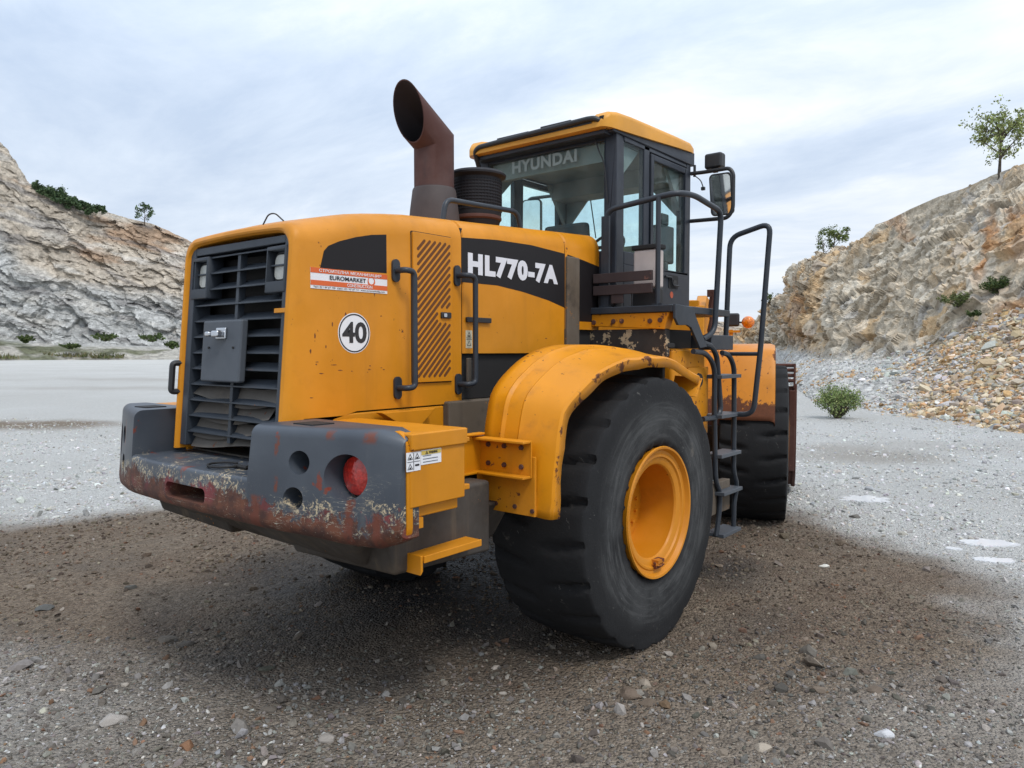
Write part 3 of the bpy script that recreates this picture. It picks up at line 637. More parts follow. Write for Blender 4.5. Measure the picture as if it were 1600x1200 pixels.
def near_cliff():
    na, nb = 1050, 400
    pq = np.linspace(1120, 3300, 8000); lq = near_profile(pq)[4] * (pq - 800) / 1150; aq = np.r_[0, np.cumsum(np.hypot(np.diff(near_profile(pq)[4]), np.diff(lq)) + .004)]; px = np.interp(np.linspace(0, aq[-1], na), aq, pq); D_toe, y_tal, D_tal, y_cr, D_cr = near_profile(px)
    z_tal = 1.845 + (548 - y_tal) / 1150 * D_tal; z_cr = 1.845 + (548 - y_cr) / 1150 * D_cr
    s = np.linspace(0, 1, nb); D = np.empty((na, nb)); Zz = np.empty((na, nb))
    for i in range(na):
        D[i] = interp(s, [0, .36, .60, .90, .94, 1], [D_toe[i], D_tal[i], D_tal[i] + (D_cr[i] - D_tal[i]) * .33, D_cr[i], D_cr[i] + 3, D_cr[i] + 30])
        Zz[i] = interp(s, [0, .12, .36, .60, .90, .94, 1], [-.08, z_tal[i] * .22, z_tal[i], z_tal[i] + (z_cr[i] - z_tal[i]) * .45, z_cr[i], z_cr[i] + .25, z_cr[i] + .6])
    lat = ((px - 800) / 1150)[:, None]
    X = CC[0] + D * (math.cos(YAW) + RGT[0] * lat); Y_ = CC[1] + D * (math.sin(YAW) + RGT[1] * lat)
    P = np.stack([X, Y_, Zz], -1).reshape(-1, 3); S_ = np.tile(s, na); pxr = np.repeat(px, nb)
    face = sstep(S_, .32, .42) * sstep(-S_, -.95, -.86); tal = 1 - sstep(S_, .30, .42)
    side = P @ np.array([RGT[0], RGT[1], 0]); dip = P[:, 2] - .22 * side
    warp = np.stack([fbm(P * .45, 3, 60 + k) for k in range(3)], 1)
    n_big = fbm(P * .16, 4, 61)
    q = np.c_[P[:, 0] * .62, P[:, 1] * .62, dip * .85] + 1.1 * warp
    c1, f1, f2 = worley(q, 63); c2, g1, g2 = worley(q * 2.4 + 5, 64); c3, h1, h2 = worley(q * 5.2 + 9, 65)
    crack = np.clip(1 - (f2 - f1) / .10, 0, 1) * .3 + np.clip(1 - (g2 - g1) / .14, 0, 1) * .16
    rub, r1, r2 = worley(P * 4.5, 67)
    wq = P + .35 * warp; k1, i1 = facets(wq * np.array([.45, .45, .6]), 161); k2, i2 = facets(wq * 1.15 + 3, 162); k3, i3 = facets(wq * 2.7 + 7, 163)
    disp = face * (.9 * n_big + .34 * k1 + .24 * k2 + .13 * k3 + .22 * fbm(P * .9, 5, 66)) + tal * (.12 * fbm(P * .5, 4, 68) + .06 * (rub - .5) + .07 * (.5 - r1))
    scl = np.clip(np.repeat(D_cr, nb) / 42, .8, 1.6)
    disp *= np.where(S_ < .01, 0, 1) * np.where(face > .5, scl, 1)
    G0 = P.reshape(na, nb, 3); du = np.gradient(G0, axis=0); ds = np.gradient(G0, axis=1); nr_ = np.cross(du, ds).reshape(-1, 3)
    nr_ /= np.linalg.norm(nr_, axis=1)[:, None] + 1e-9; nr_ *= np.sign(((CC - P) * nr_).sum(1))[:, None]; nr_ = nr_.reshape(na, nb, 3)
    for it in range(12): nr_[1:-1] = (nr_[:-2] + nr_[1:-1] + nr_[2:]) / 3; nr_[:, 1:-1] = (nr_[:, :-2] + nr_[:, 1:-1] + nr_[:, 2:]) / 3
    nr_ = nr_.reshape(-1, 3); nr_ /= np.linalg.norm(nr_, axis=1)[:, None]; nrm = nr_ * face[:, None] + np.array([-.2, -.15, .95])[None] * (1 - face[:, None])
    P2 = P + disp[:, None] * nrm
    grey = np.array((.46, .395, .305)); tan = np.array((.53, .38, .225)); orange = np.array((.40, .185, .065)); pale = np.array((.66, .60, .50)); bl = np.array((.42, .42, .415)); gsc = np.array((.46, .45, .425)); brown = np.array((.25, .18, .12))
    f = lambda k: np.clip(k, 0, 1)[:, None]
    k = f(sstep(.6 * n_big + .6 * fbm(P * .5, 4, 70) + .5 * (c1 - .5), -.18, .22)); c = grey * (1 - k) + tan * k
    k = f(.55 * (i2 > .76) * 1.0); c = c * (1 - k) + pale * k
    k = f(.45 * (i2 < .12) * 1.0); c = c * (1 - k) + bl * k
    py = 548 - (P[:, 2] - 1.845) / np.repeat(D.reshape(na, nb), 1, axis=1).ravel() * 1150
    wob = 26 * fbm(P * .5, 4, 71)
    def blob(cx_, cy_, rx, ry): return sstep(-np.hypot((pxr + wob - cx_) / rx, (py + wob - cy_) / ry), -1.15, -.6)
    ko = np.maximum.reduce([blob(1535, 385, 18, 75) * .85, blob(1595, 370, 34, 55) * .8, blob(1595, 520, 50, 60) * .8, blob(1244, 490, 22, 55) * .5, blob(1720, 420, 70, 120) * .7, blob(1400, 355, 14, 22) * .4])
    ko = ko * (.55 + .45 * sstep(fbm(P * 1.3, 4, 72), -.2, .2)); k = f(ko); c = c * (1 - k) + orange * k
    kt = f(tal); gside = sstep(-(pxr + wob * 2), -1500, -1390)
    tc_ = gsc * gside[:, None] + (tan * .55 + brown * .45) * (1 - gside[:, None]); tc_ = tc_ * (.8 + .4 * rub[:, None]); tc_ = tc_ * (1 - .6 * k) + orange * .6 * k
    c = c * (1 - kt) + tc_ * kt
    c *= (1 - .3 * np.clip(1 - (g2 - g1) / .10, 0, 1) * face * sstep(fbm(P * .6, 3, 76), -.1, .3))[:, None]
    o = grid_mesh('cliff', P2.reshape(na, nb, 3), M['cliff'], c); o['kind'] = 'structure'
    G = P2.reshape(na, nb, 3)
    # loose stones on the talus
    n = 30000; u = np.interp(rng.uniform(1125, 2100, n), px, np.arange(na)); t = rng.uniform(0, .38, n) ** 1.0 * (nb - 1)
    pp = G[u.astype(int), t.astype(int)]; pxs = px[u.astype(int)]
    coarse = sstep(pxs + 110 * fbm(pp * .25, 3, 80), 1350, 1490)
    kp = rng.random(n) < (.35 + .65 * coarse); pp, pxs, coarse = pp[kp], pxs[kp], coarse[kp]; n = len(pp)
    sz = np.exp(rng.normal(math.log(.026), .5, n)) * (1 + 1.1 * coarse) * np.clip(np.linalg.norm(pp - CC, axis=1) / 24, .7, 1.6)
    cA = pick(n, [(.46, .45, .43), (.53, .52, .49), (.36, .36, .35)], [.5, .25, .25]); cB = pick(n, [(.45, .34, .215), (.50, .42, .32), (.43, .265, .135), (.32, .275, .225), (.44, .43, .41)], [.35, .22, .14, .15, .14])
    cc_ = np.where((rng.random(n) < coarse)[:, None], cB, cA)
    lump = (fbm(pp * .35, 3, 81) > .22) & (coarse < .5); cc_[lump] = pick(lump.sum(), [(.42, .32, .2), (.38, .24, .13)], None)
    r = stones('scree', pp + np.array([0, 0, .02]), sz, cc_, M['stone'], flat=.6); r['kind'] = 'stuff'
    return G, px, P2
NG, NPX, _ = near_cliff()
def on_near(pxv, s):
    i = int(np.argmin(abs(NPX - pxv))); return NG[i, int(s * (NG.shape[1] - 1))]

# ------------------------------------------------------------------ vegetation
def leaves(centers, spread, n, size, cols, r0, flat=0.):
    C0 = np.asarray(centers); k = r0.integers(0, len(C0), n); d = r0.normal(0, 1, (n, 3)); d /= np.linalg.norm(d, axis=1)[:, None]
    p = C0[k] + d * (r0.random((n, 1)) ** .5) * np.asarray(spread)[k][:, None]
    a = r0.normal(0, 1, (n, 3)); a /= np.linalg.norm(a, axis=1)[:, None]; b_ = np.cross(a, r0.normal(0, 1, (n, 3))); b_ /= np.linalg.norm(b_, axis=1)[:, None]
    s_ = size * r0.uniform(.6, 1.4, (n, 1)); V = np.stack([p - a * s_, p + b_ * s_ * .5, p + a * s_, p - b_ * s_ * .5], 1).reshape(-1, 3)
    F = np.arange(4 * n).reshape(-1, 4); cl_ = np.array(cols)[r0.integers(0, len(cols), n)] * np.exp(r0.normal(0, .2, (n, 1)))
    return V, F, np.repeat(cl_, 4, 0)
GREEN = [(.055, .085, .028), (.075, .11, .035), (.04, .065, .022), (.10, .12, .04)]
DKGREEN = [(.065, .105, .05), (.09, .13, .06), (.045, .075, .038)]
def shrub(name, base, h, w, label, cat, seed, cols=GREEN, nleaf=900, leaf=.03, group=None, stems=9, upright=.5):
    r0 = np.random.default_rng(seed); e_ = bpy.data.objects.new(name, None); COL.objects.link(e_); e_.location = base
    e_['label'] = label; e_['category'] = cat
    if group: e_['group'] = group
    cen = []; spr = []; mb = MB()
    for k in range(stems):
        a = r0.uniform(0, 2 * math.pi); rr = w * .5 * math.sqrt(r0.random()); hh = h * r0.uniform(.55, 1.) * (1 - .35 * (rr / (w * .5)) ** 2)
        tip = Vector((rr * math.cos(a), rr * math.sin(a), hh)); midp = Vector((tip.x * .45, tip.y * .45, hh * upright)); mb.tube([(0, 0, -.05 * h), midp, tip], [.022 * h, .014 * h, .005 * h], n=5)
        for t in np.linspace(.2, 1., 7):
            q = midp.lerp(tip, t) if t > .3 else midp * t * 3; cen.append(tuple(q)); spr.append(h * .16)
    mb.build('stem', M['bark'], e_)
    V, F, c = leaves(cen, spr, nleaf, leaf, cols, r0); np_mesh('foliage', V, F, M['leaf'], e_, col=c)
    return e_
p = at_z(1309, 654); p[2] = 0
shrub('shrub', p, .95, 1.25, 'green leafy shrub growing on pale gravel at the foot of the talus', 'shrub', 1, [(.19, .25, .085), (.14, .20, .07), (.25, .28, .11)], 5200, .028, stems=46)
def tree(base, h, w, seed, label, nleaf, leaf, cols, trunk_h=.28, lean=0., cat='tree', name='tree', spread=.09, limbs=11, group=None):
    r0 = np.random.default_rng(seed); e_ = bpy.data.objects.new(name, None); COL.objects.link(e_); e_.location = base; e_['label'] = label; e_['category'] = cat
    if group: e_['group'] = group
    mb = MB(); cen = []; spr = []
    top = Vector((lean * h, 0, h * .8)); fork = Vector((lean * h * .2, 0, h * trunk_h * .5))
    mb.tube([(0, 0, -.1 * h), fork, fork.lerp(top, .5) + Vector((.03 * h, 0, 0)), top], [.035 * h, .026 * h, .016 * h, .005 * h], n=7)
    for k in range(limbs):
        t = r0.uniform(.0, .85); st_ = fork.lerp(top, t); a = k * 2.4 + r0.uniform(-.4, .4); ln = w * .5 * r0.uniform(.7, 1.1) * (1 - .35 * t)
        en = st_ + Vector((math.cos(a) * ln, math.sin(a) * ln, h * r0.uniform(.12, .34))); md = st_.lerp(en, .5) + Vector((0, 0, .03 * h))
        mb.tube([st_, md, en], [.014 * h, .009 * h, .003 * h], n=5)
        for j in range(3):
            e2 = md.lerp(en, .3 + .3 * j) + Vector(r0.normal(0, .10 * h, 3)); mb.tube([md.lerp(en, .15 + .3 * j), e2], [.006 * h, .002 * h], n=4)
            cen += [tuple(e2), tuple(e2.lerp(en, .5))]; spr += [h * spread * r0.uniform(.7, 1.4)] * 2
        cen.append(tuple(en)); spr.append(h * spread)
    cen.append(tuple(top)); spr.append(h * spread * 1.3); cen.append(tuple(top + Vector((0, 0, .1 * h)))); spr.append(h * spread)
    mb.build('trunk', M['bark'], e_)
    V, F, c = leaves(cen, spr, nleaf, leaf, cols, r0); np_mesh('crown', V, F, M['leaf'], e_, col=c); return e_
tree(on_near(1552, .90) + np.array([0, 0, -.1]), 3.1, 3.3, 4, 'young tree with thin light green crown on the right cliff top', 2500, .075, [(.24, .29, .10), (.30, .33, .13), (.17, .21, .08)], limbs=22, trunk_h=.16, spread=.10, lean=.08)
tree(on_near(1302, .90) + np.array([0, 0, -.1]), 1.8, 2.0, 6, 'bright green bush on the edge of the right cliff', 1500, .07, [(.09, .13, .035), (.12, .15, .045)], cat='bush', name='bush', spread=.14, trunk_h=.1)
tree(on_near(1282, .90) + np.array([0, 0, -.1]), 1.5, 1.7, 7, 'half bare grey bush beside the bright green bush on right cliff', 260, .055, [(.12, .12, .09), (.15, .14, .12)], cat='bush', name='bush', spread=.12, trunk_h=.1, limbs=14)
tree(on_near(1212, .84) + np.array([0, 0, -.1]), 1.5, 2.2, 8, 'small green bush low at the left end of the right cliff', 700, .08, GREEN, cat='bush', name='bush', spread=.15, trunk_h=.1)
for i, (pxv, s, h, w, lab) in enumerate(((1552, .44, .75, 1.1, 'dark green tuft growing on the ledge of the right cliff'), (1506, .42, .6, 1.7, 'yellowish green tuft growing at the top of the talus'), (1525, .39, .45, 1.0, 'small low green tuft just below the yellowish green tuft'))):
    shrub('shrub', on_near(pxv, s), h, w, lab, 'shrub', 20 + i, GREEN if i != 1 else [(.12, .14, .05), (.09, .12, .04)], 1300, .045, stems=22)
# bushes on the far cliff top and at its foot
def at_far(px, py, D): return at_d(px, py, D)
far_b = [(66, 303, 2.8, 4.6), (84, 309, 3.3, 5.0), (102, 315, 2.7, 4.8), (118, 320, 2.3, 4.4), (133, 324, 1.9, 4.2), (150, 329, 1.9, 4.2)]
names_ = ['leftmost dark bush of the row on the far cliff crest', 'tallest dark bush of the row on the far cliff crest', 'third dark bush from the left on the far cliff crest', 'fourth dark bush from the left on the far cliff crest', 'low dark bush second from the right on the far cliff crest', 'rightmost dark bush of the row on the far cliff crest']
for i, (px, py, h, w) in enumerate(far_b):
    tree(at_far(px, py + 6, 168), h, w, 30 + i, names_[i], 1300, .30, DKGREEN, cat='bush', name='bush', spread=.2, trunk_h=.08, limbs=13, group='dark bushes on the far cliff crest')
tree(at_far(226, 349, 172), 4.2, 4.6, 41, 'lone sparse small tree on the far cliff crest', 420, .28, DKGREEN, spread=.12)
foot = [(238, 534, 1.9, 5.0, 'broad green bush at the foot of far cliff beside the loader'), (165, 533, 1.7, 5.2, 'mid green bush at the foot of the far cliff, second from the loader'), (40, 536, 1.6, 3.4, 'small bush at the foot of the far cliff at the photo edge'), (108, 545, 1.2, 4.4, 'low spreading bush on the berm under the far cliff'), (268, 545, 1.6, 3., 'small dark bush just left of the loader hood edge')]
for i, (px, py, h, w, lab) in enumerate(foot):
    shrub('bush', at_far(px, py, 146), h, w, lab, 'bush', 50 + i, GREEN, 1100, .2, stems=24, group='bushes at the foot of the far cliff')
# grass and weeds along the berm
r0 = np.random.default_rng(77); n = 9000; pxs = r0.uniform(-250, 520, n); D_ = 150 + 15 * np.clip(pxs / 300, 0, 1) - r0.uniform(3.0, 13., n)
V = []; cs = []
base = np.stack([CC[0] + D_ * (math.cos(YAW) + RGT[0] * (pxs - 800) / 1150), CC[1] + D_ * (math.sin(YAW) + RGT[1] * (pxs - 800) / 1150), 0 * D_], 1)
kk = fbm(base * .10, 4, 90) > .07; base = base[kk]; n = len(base)
back = np.clip((12 - (150 + 15 * np.clip(pxs[kk] / 300, 0, 1) - D_[kk])) / 12, 0, 1); base[:, 2] = .3 + 2.0 * back
a = r0.normal(0, 1, (n, 3)); a[:, 2] = 0; a /= np.linalg.norm(a, axis=1)[:, None]; hh = r0.uniform(.25, .6, (n, 1)); lean_ = r0.normal(0, .2, (n, 3))
V = np.stack([base - a * .22, base + a * .22, base + lean_ + hh * np.array([0, 0, 1.])], 1).reshape(-1, 3)
cg = np.array([(.12, .13, .055), (.15, .145, .07), (.09, .105, .04), (.2, .17, .10)])[r0.integers(0, 4, n)]
g = np_mesh('grass', V, np.arange(3 * n).reshape(-1, 3), M['leaf'], col=np.repeat(cg, 3, 0)); g['kind'] = 'stuff'
#LOADER
# ------------------------------------------------------------------ the wheel loader
L = bpy.data.objects.new('wheel_loader', None); COL.objects.link(L); L.location = (0, 0, 0)
L['label'] = 'yellow and dark grey articulated wheel loader parked on the brown dirt of the quarry floor'; L['category'] = 'wheel loader'
SY = -.53                                               # right side plane of the hood
XZ = lambda q, y=SY: tuple(at_y(q[0], q[1], y)[[0, 2]])
# --- hood: lofted shells
def hood_ring(x, zt, zb, hw=.53, rc=.13, crown=.012, slant=0.):
    p = [(-hw, zb), (-hw, zt - rc)]
    for k in range(1, 7): a = R_(90 * k / 6); p.append((-hw + rc - rc * math.cos(a), zt - rc + rc * math.sin(a)))
    for k in range(1, 8): t = k / 8; p.append(((-hw + rc) + (2 * hw - 2 * rc) * t, zt + crown * 4 * t * (1 - t)))
    q = [(-y, z) for y, z in p[:8][::-1]]
    return [(x - slant * max(0, 2.46 - z), y, z) for y, z in p + q]
def zt(x): return float(np.interp(x, [-2.02, -1.85, -1.6, -1.3, -.88, .22, .67], [2.475, 2.515, 2.575, 2.615, 2.640, 2.705, 2.73]))
mb = MB(); rings = []
SL = .085
for d, ins in ((.10, .052), (.02, .050), (.004, .040), (0, .03), (.006, .014), (.02, .004), (.045, 0)):
    rings.append(hood_ring(-2.03 + d, zt(-2.03) - ins, 1.30, .53 - ins, .10, .01, SL))
for x in np.linspace(-1.9, -.869, 9): rings.append(hood_ring(x, zt(x), 1.53 - .23 * max(0, (-1.75 - x)) / .15 * (x < -1.75), slant=SL * max(0, (-1.5 - x) / .5)))
rings += [hood_ring(-.862, zt(-.87) - .012, 1.53, .522, .125)]
mb.loft(rings, closed=False, caps=False)
hood = mb.build('hood', M['yellow'], L, smooth=32, fixn=False)
mb = MB(); xs = np.linspace(-.848, .205, 9)
mb.loft([hood_ring(-.855, zt(-.85) - .012, 1.828, .522, .125)] + [hood_ring(x, zt(x), 1.828) for x in xs] + [hood_ring(.213, zt(.21) - .012, 1.828, .522, .125)], closed=False, caps=False)
hatch = mb.build('engine_hood', M['yellow'], L, smooth=32, fixn=False)
mb = MB(); mb.loft([hood_ring(.222, zt(.22) - .012, 2.0, .522, .125)] + [hood_ring(x, zt(x), 2.0) for x in (.235, .45, .66)], closed=False, caps=False)
fhood = mb.build('front_hood', M['yellow'], L, smooth=32, fixn=False)
MB().box(-.845, .60, -.505, .505, 1.55, 2.5).box(-1.9, -.9, -.50, .50, 1.34, 2.35).build('engine_bay', M['dark'], L)
MB().box(-.866, -.845, -.515, .515, 1.83, 2.58).box(.205, .23, -.515, .515, 1.83, 2.62).build('seam_gasket', M['dark'], L)
# dark stripe on the side and its lettering
top = [(720.7, 371), (776.8, 375), (830, 383), (882.5, 396.5)]; bot = [(882.5, 481), (856.8, 469.4), (816.8, 456), (776.8, 446), (720.7, 440.5)]
st = MB().prism([XZ(q) for q in top + bot], 'xz', SY - .0012, SY + .004).build('side_stripe', M['film'], hatch)
st2 = MB().prism([XZ(q) for q in ((886.5, 397.5), (912, 407), (937.5, 417.5))] + [(.66, 2.06), (.23, 2.06)], 'xz', SY - .0012, SY + .004).build('side_stripe', M['film'], fhood)
h_l, a_r = XZ((730.5, 394)), XZ((871, 443)); zt_, zb_ = XZ((731, 393.5))[1], XZ((731, 428.5))[1]
pl = lambda u, w, d: (u, SY - .0025 - d, w)
text_mesh('HL770-7A', h_l[0], a_r[0], zb_ - .002, zt_ - .002, pl, offset=.062, extrude=.0015, spacing=1.16).build('model_lettering', M['letter'], hatch, smooth=0)
# rear quarter window film
MB().prism([XZ(q) for q in ((500, 419), (604, 427), (603.5, 366.5), (580, 367), (556, 370.5), (530, 377), (513, 384), (506, 392))], 'xz', SY - .0012, SY + .004).build('window_film', M['film'], hood)
# dealer sticker
s0, s1 = XZ((484.5, 417)), XZ((604.5, 457)); sx0, sx1 = s0[0], s1[0]; sz1 = XZ((484.5, 417))[1]; sz0 = XZ((484.5, 450))[1]; hgt = sz1 - sz0
sticker = MB().prism([(sx0, sz0), (sx1, sz0), (sx1, sz1), (sx0, sz1)], 'xz', SY - .0028, SY + .002).build('dealer_sticker', M['white'], hood)
ob = MB(); ob.prism([(sx0, sz1 - .25 * hgt), (sx1, sz1 - .25 * hgt), (sx1, sz1), (sx0, sz1)], 'xz', SY - .0042, SY - .0028)
ob.prism([(sx0, sz0 + .16 * hgt), (sx1, sz0 + .16 * hgt), (sx1, sz0 + .40 * hgt), (sx0, sz0 + .40 * hgt)], 'xz', SY - .0042, SY - .0028); ob.build('orange_band', M['orange'], hood)
ps = lambda u, w, d: (u, SY - .0048 - d, w); W_ = sx1 - sx0
text_mesh('СТРОИТЕЛНА МЕХАНИЗАЦИЯ', sx0 + .10 * W_, sx0 + .91 * W_, sz1 - .215 * hgt, sz1 - .045 * hgt, ps, offset=.006).build('sticker_lettering', M['white'], hood, smooth=0)
text_mesh('EUROMARKET', sx0 + .23 * W_, sx0 + .70 * W_, sz0 + .475 * hgt, sz0 + .68 * hgt, ps, offset=.014).build('sticker_lettering', M['ink'], hood, smooth=0)
text_mesh('CONSTRUCTION', sx0 + .45 * W_, sx0 + .785 * W_, sz0 + .20 * hgt, sz0 + .355 * hgt, ps, offset=.006).build('sticker_lettering', M['white'], hood, smooth=0)
text_mesh('Тел: 02 / 97 67 100  факс: 02 / 97 67 111  www.euromarketbg.com', sx0 + .03 * W_, sx0 + .96 * W_, sz0 + .035 * hgt, sz0 + .125 * hgt, ps).build('sticker_lettering', M['ink'], hood, smooth=0)
c0 = (sx0 + .775 * W_, sz0 + .575 * hgt); lg = MB(); nn = 22
ro, ri = [], []
for k in range(nn):
    a = R_(125 + 300 * k / (nn - 1)); w_ = .0075 * math.sin(math.pi * k / (nn - 1)) + .002; ro.append((c0[0] + .025 * math.cos(a), c0[1] + .025 * math.sin(a))); ri.append((c0[0] + (.025 - w_) * math.cos(a), c0[1] + (.025 - w_) * math.sin(a)))
for k in range(nn - 1): lg.prism([ro[k], ro[k + 1], ri[k + 1], ri[k]], 'xz', SY - .0052, SY - .0042)
lg.build('sticker_emblem', M['orange'], hood, smooth=0)
# speed roundel
c40 = XZ((553.5, 520.5)); r40 = .104
MB().prism(disc(*c40, r40, 56), 'xz', SY - .0012, SY + .003).build('speed_roundel', M['white'], hood, smooth=0)
rg = MB(); o1, o2 = disc(*c40, r40 * .955, 56), disc(*c40, r40 * .89, 56)
for k in range(56): j = (k + 1) % 56; rg.prism([o1[k], o1[j], o2[j], o2[k]], 'xz', SY - .0024, SY - .0012)
rg.build('roundel_ring', M['ink'], hood, smooth=0)
text_mesh('40', c40[0] - .078, c40[0] + .080, c40[1] - .052, c40[1] + .058, lambda u, w, d: (u, SY - .0018 - d, w), offset=.028).build('roundel_number', M['ink'], hood, smooth=0)
# louvred door
dq = [XZ(q) for q in ((642.5, 361.5), (703, 371.5), (705, 596.5), (642.5, 597))]; dx0, dx1 = dq[0][0], dq[1][0] + .004; dz0, dz1 = 1.665, 2.506
door = MB().prism(rrect(dx0, dx1, dz0, dz1, .008), 'xz', SY - .016, SY + .004).build('louvred_door', M['yellow'], hood, bevel=.003)
MB().prism(rrect(dx0 - .006, dx1 + .006, dz0 - .006, dz1 + .006, .01), 'xz', SY - .0015, SY + .004).build('door_gap', M['dark'], door)
sl = MB(); vx0, vx1 = XZ((650, 380))[0], XZ((699, 380))[0]; vz0, vz1 = XZ((655, 588))[1], XZ((655, 376))[1]
pit = .042; ang = 1.0                                 # 45 degree slots clipped to the panel
def slot_prism(mbx, a, b_):
    a, b_ = Vector(a), Vector(b_); d = (b_ - a); 
    if d.length < .012: return
    d.normalize(); nrm = Vector((-d.y, d.x)); r = .0088; P = []
    for k in range(7): t = R_(90 + 180 * k / 6); P.append(a + d * r * math.cos(t) + nrm * r * math.sin(t))
    for k in range(7): t = R_(-90 + 180 * k / 6); P.append(b_ + d * r * math.cos(t) + nrm * r * math.sin(t))
    mbx.append([tuple(p_) for p_ in P])
sp_ = []
k = vz0 - (vx1 - vx0)
while k < vz1:
    xa = max(vx0, vx0 + (vz0 - k)); xb = min(vx1, vx0 + (vz1 - k))
    if xb > xa + .01:
        a = (xa, k + (xa - vx0)); b_ = (xb, k + (xb - vx0))
        hx0, hx1, hz0, hz1 = vx0 + .16, vx1 + .03, 2.012, 2.085          # leave room for the latch
        ca = max(hx0, vx0 + (hz0 - k)); cb_ = min(hx1, vx0 + (hz1 - k))
        if cb_ > ca and ca < xb:
            slot_prism(sp_, a, (min(ca, xb) - .012, k + (min(ca, xb) - .012 - vx0)))
            if xb > cb_ + .02: slot_prism(sp_, (cb_ + .012, k + (cb_ + .012 - vx0)), b_)
        else: slot_prism(sp_, a, b_)
    k += pit
cut(door, [MB().prism(P, 'xz', SY - .03, SY - .0085) for P in ()] or [], 35) if False else None
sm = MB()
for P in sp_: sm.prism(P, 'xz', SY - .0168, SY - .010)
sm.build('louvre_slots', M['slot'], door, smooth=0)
MB().prism(rrect(vx0 + .175, vx1 + .006, 2.033, 2.068, .006), 'xz', SY - .027, SY - .014).build('door_latch', M['black'], door, bevel=.003)
MB().prism(rrect(vx0 + .19, vx0 + .215, 2.04, 2.061, .006), 'xz', SY - .032, SY - .026).build('latch_key', M['chrome'], door)
# side latch and pictogram label
a, b_ = XZ((727, 503.5)), XZ((765, 503)); MB().prism(rrect(a[0], b_[0], 2.017, 2.048, .006), 'xz', SY - .018, SY).build('hood_latch', M['black'], hatch, bevel=.003)
a = XZ((727.5, 516)); b_ = XZ((737, 544)); lab = MB().prism(rrect(a[0], b_[0] + .004, b_[1], a[1], .004), 'xz', SY - .0015, SY).build('warning_label', plain('cream_label', (.55, .50, .36), .5), hatch)
def tri_ring(mbx, cx_, cz_, s, w, y0, y1):
    A = [(cx_ + s * math.cos(R_(q)), cz_ + s * math.sin(R_(q))) for q in (90, 210, 330)]; B = [(cx_ + (s - w) * math.cos(R_(q)), cz_ + (s - w) * math.sin(R_(q))) for q in (90, 210, 330)]
    for i in range(3): j = (i + 1) % 3; mbx.prism([A[i], A[j], B[j], B[i]], 'xz', y0, y1)
ic = MB(); cx_ = (a[0] + b_[0]) / 2 + .002; zz0, zz1 = b_[1], a[1]
tri_ring(ic, cx_, zz0 + (zz1 - zz0) * .68, .026, .005, SY - .0025, SY - .0015); ic.prism(disc(cx_, zz0 + (zz1 - zz0) * .67, .007, 12), 'xz', SY - .0025, SY - .0015)
ic.prism(rrect(a[0] + .005, b_[0], (zz0 + zz1) / 2 - .002, (zz0 + zz1) / 2 + .001, .001), 'xz', SY - .0025, SY - .0015)
tri_ring(ic, cx_, zz0 + (zz1 - zz0) * .24, .022, .005, SY - .0025, SY - .0015)
ic.build('label_pictogram', M['ink'], hatch, smooth=0)
# grab handles on the hood side
def grab(pt, pr, pb, out):
    t, r_, b_ = XZ(pt), XZ(pr, SY - out), XZ(pb); xr = r_[0]
    h = MB().tube([(t[0], SY, t[1]), (t[0], SY - out, t[1]), (xr, SY - out, t[1] - .005), (xr, SY - out, b_[1] + .005), (b_[0], SY - out, b_[1]), (b_[0], SY, b_[1])], .0165, .05, n=12)
    for q in (t, b_): h.prism(rrect(q[0] - .026, q[0] + .026, q[1] - .062, q[1] + .062, .026, 8), 'xz', SY - .014, SY + .001)
    h.build('grab_handle', M['railgrey'], L, bevel=.003)
grab((617, 423), (648, 500), (620, 606), .085); grab((713, 431), (743, 500), (715, 600), .085)
# hood top rail
h = MB().tube([(-.895, -.40, 2.62), (-.865, -.40, 2.765), (-.17, -.40, 2.79), (-.125, -.40, 2.66)], .017, .06, n=12); h.build('hood_rail', M['railgrey'], L)
# scratches and rust dents on the hood side (thin real flakes of bare rust)
rs = random.Random(4); fl_ = MB()
for k in range(40):
    x_, z_ = rs.choice([(-1.97, None), (-1.9, None), (None, 1.75)]) if k < 30 else (None, None)
    x_ = (x_ if x_ else rs.uniform(-1.95, -1.5)) + rs.uniform(-.035, .05); z_ = (z_ if z_ else rs.uniform(1.62, 2.45)) + rs.uniform(-.03, .03)
    w_, h_ = rs.uniform(.0015, .006), rs.uniform(.003, .017); w_, h_ = (h_, w_ * .6) if z_ < 1.79 else (w_, h_)
    P = [(x_ + w_ * math.cos(t) * rs.uniform(.6, 1.3), z_ + h_ * math.sin(t) * rs.uniform(.6, 1.3)) for t in np.linspace(0, 2 * math.pi, 8, endpoint=False)]
    if x_ < -1.955: continue
    fl_.prism(P, 'xz', SY - .0006, SY + .001)
fl_.build('paint_chips', plain('rust_flake', (.13, .04, .015), .8), hood, smooth=0)
MB().box(-.835, -.80, -.55, -.535, 1.62, 1.80).build('hood_strut', M['grime'], L, bevel=.004)
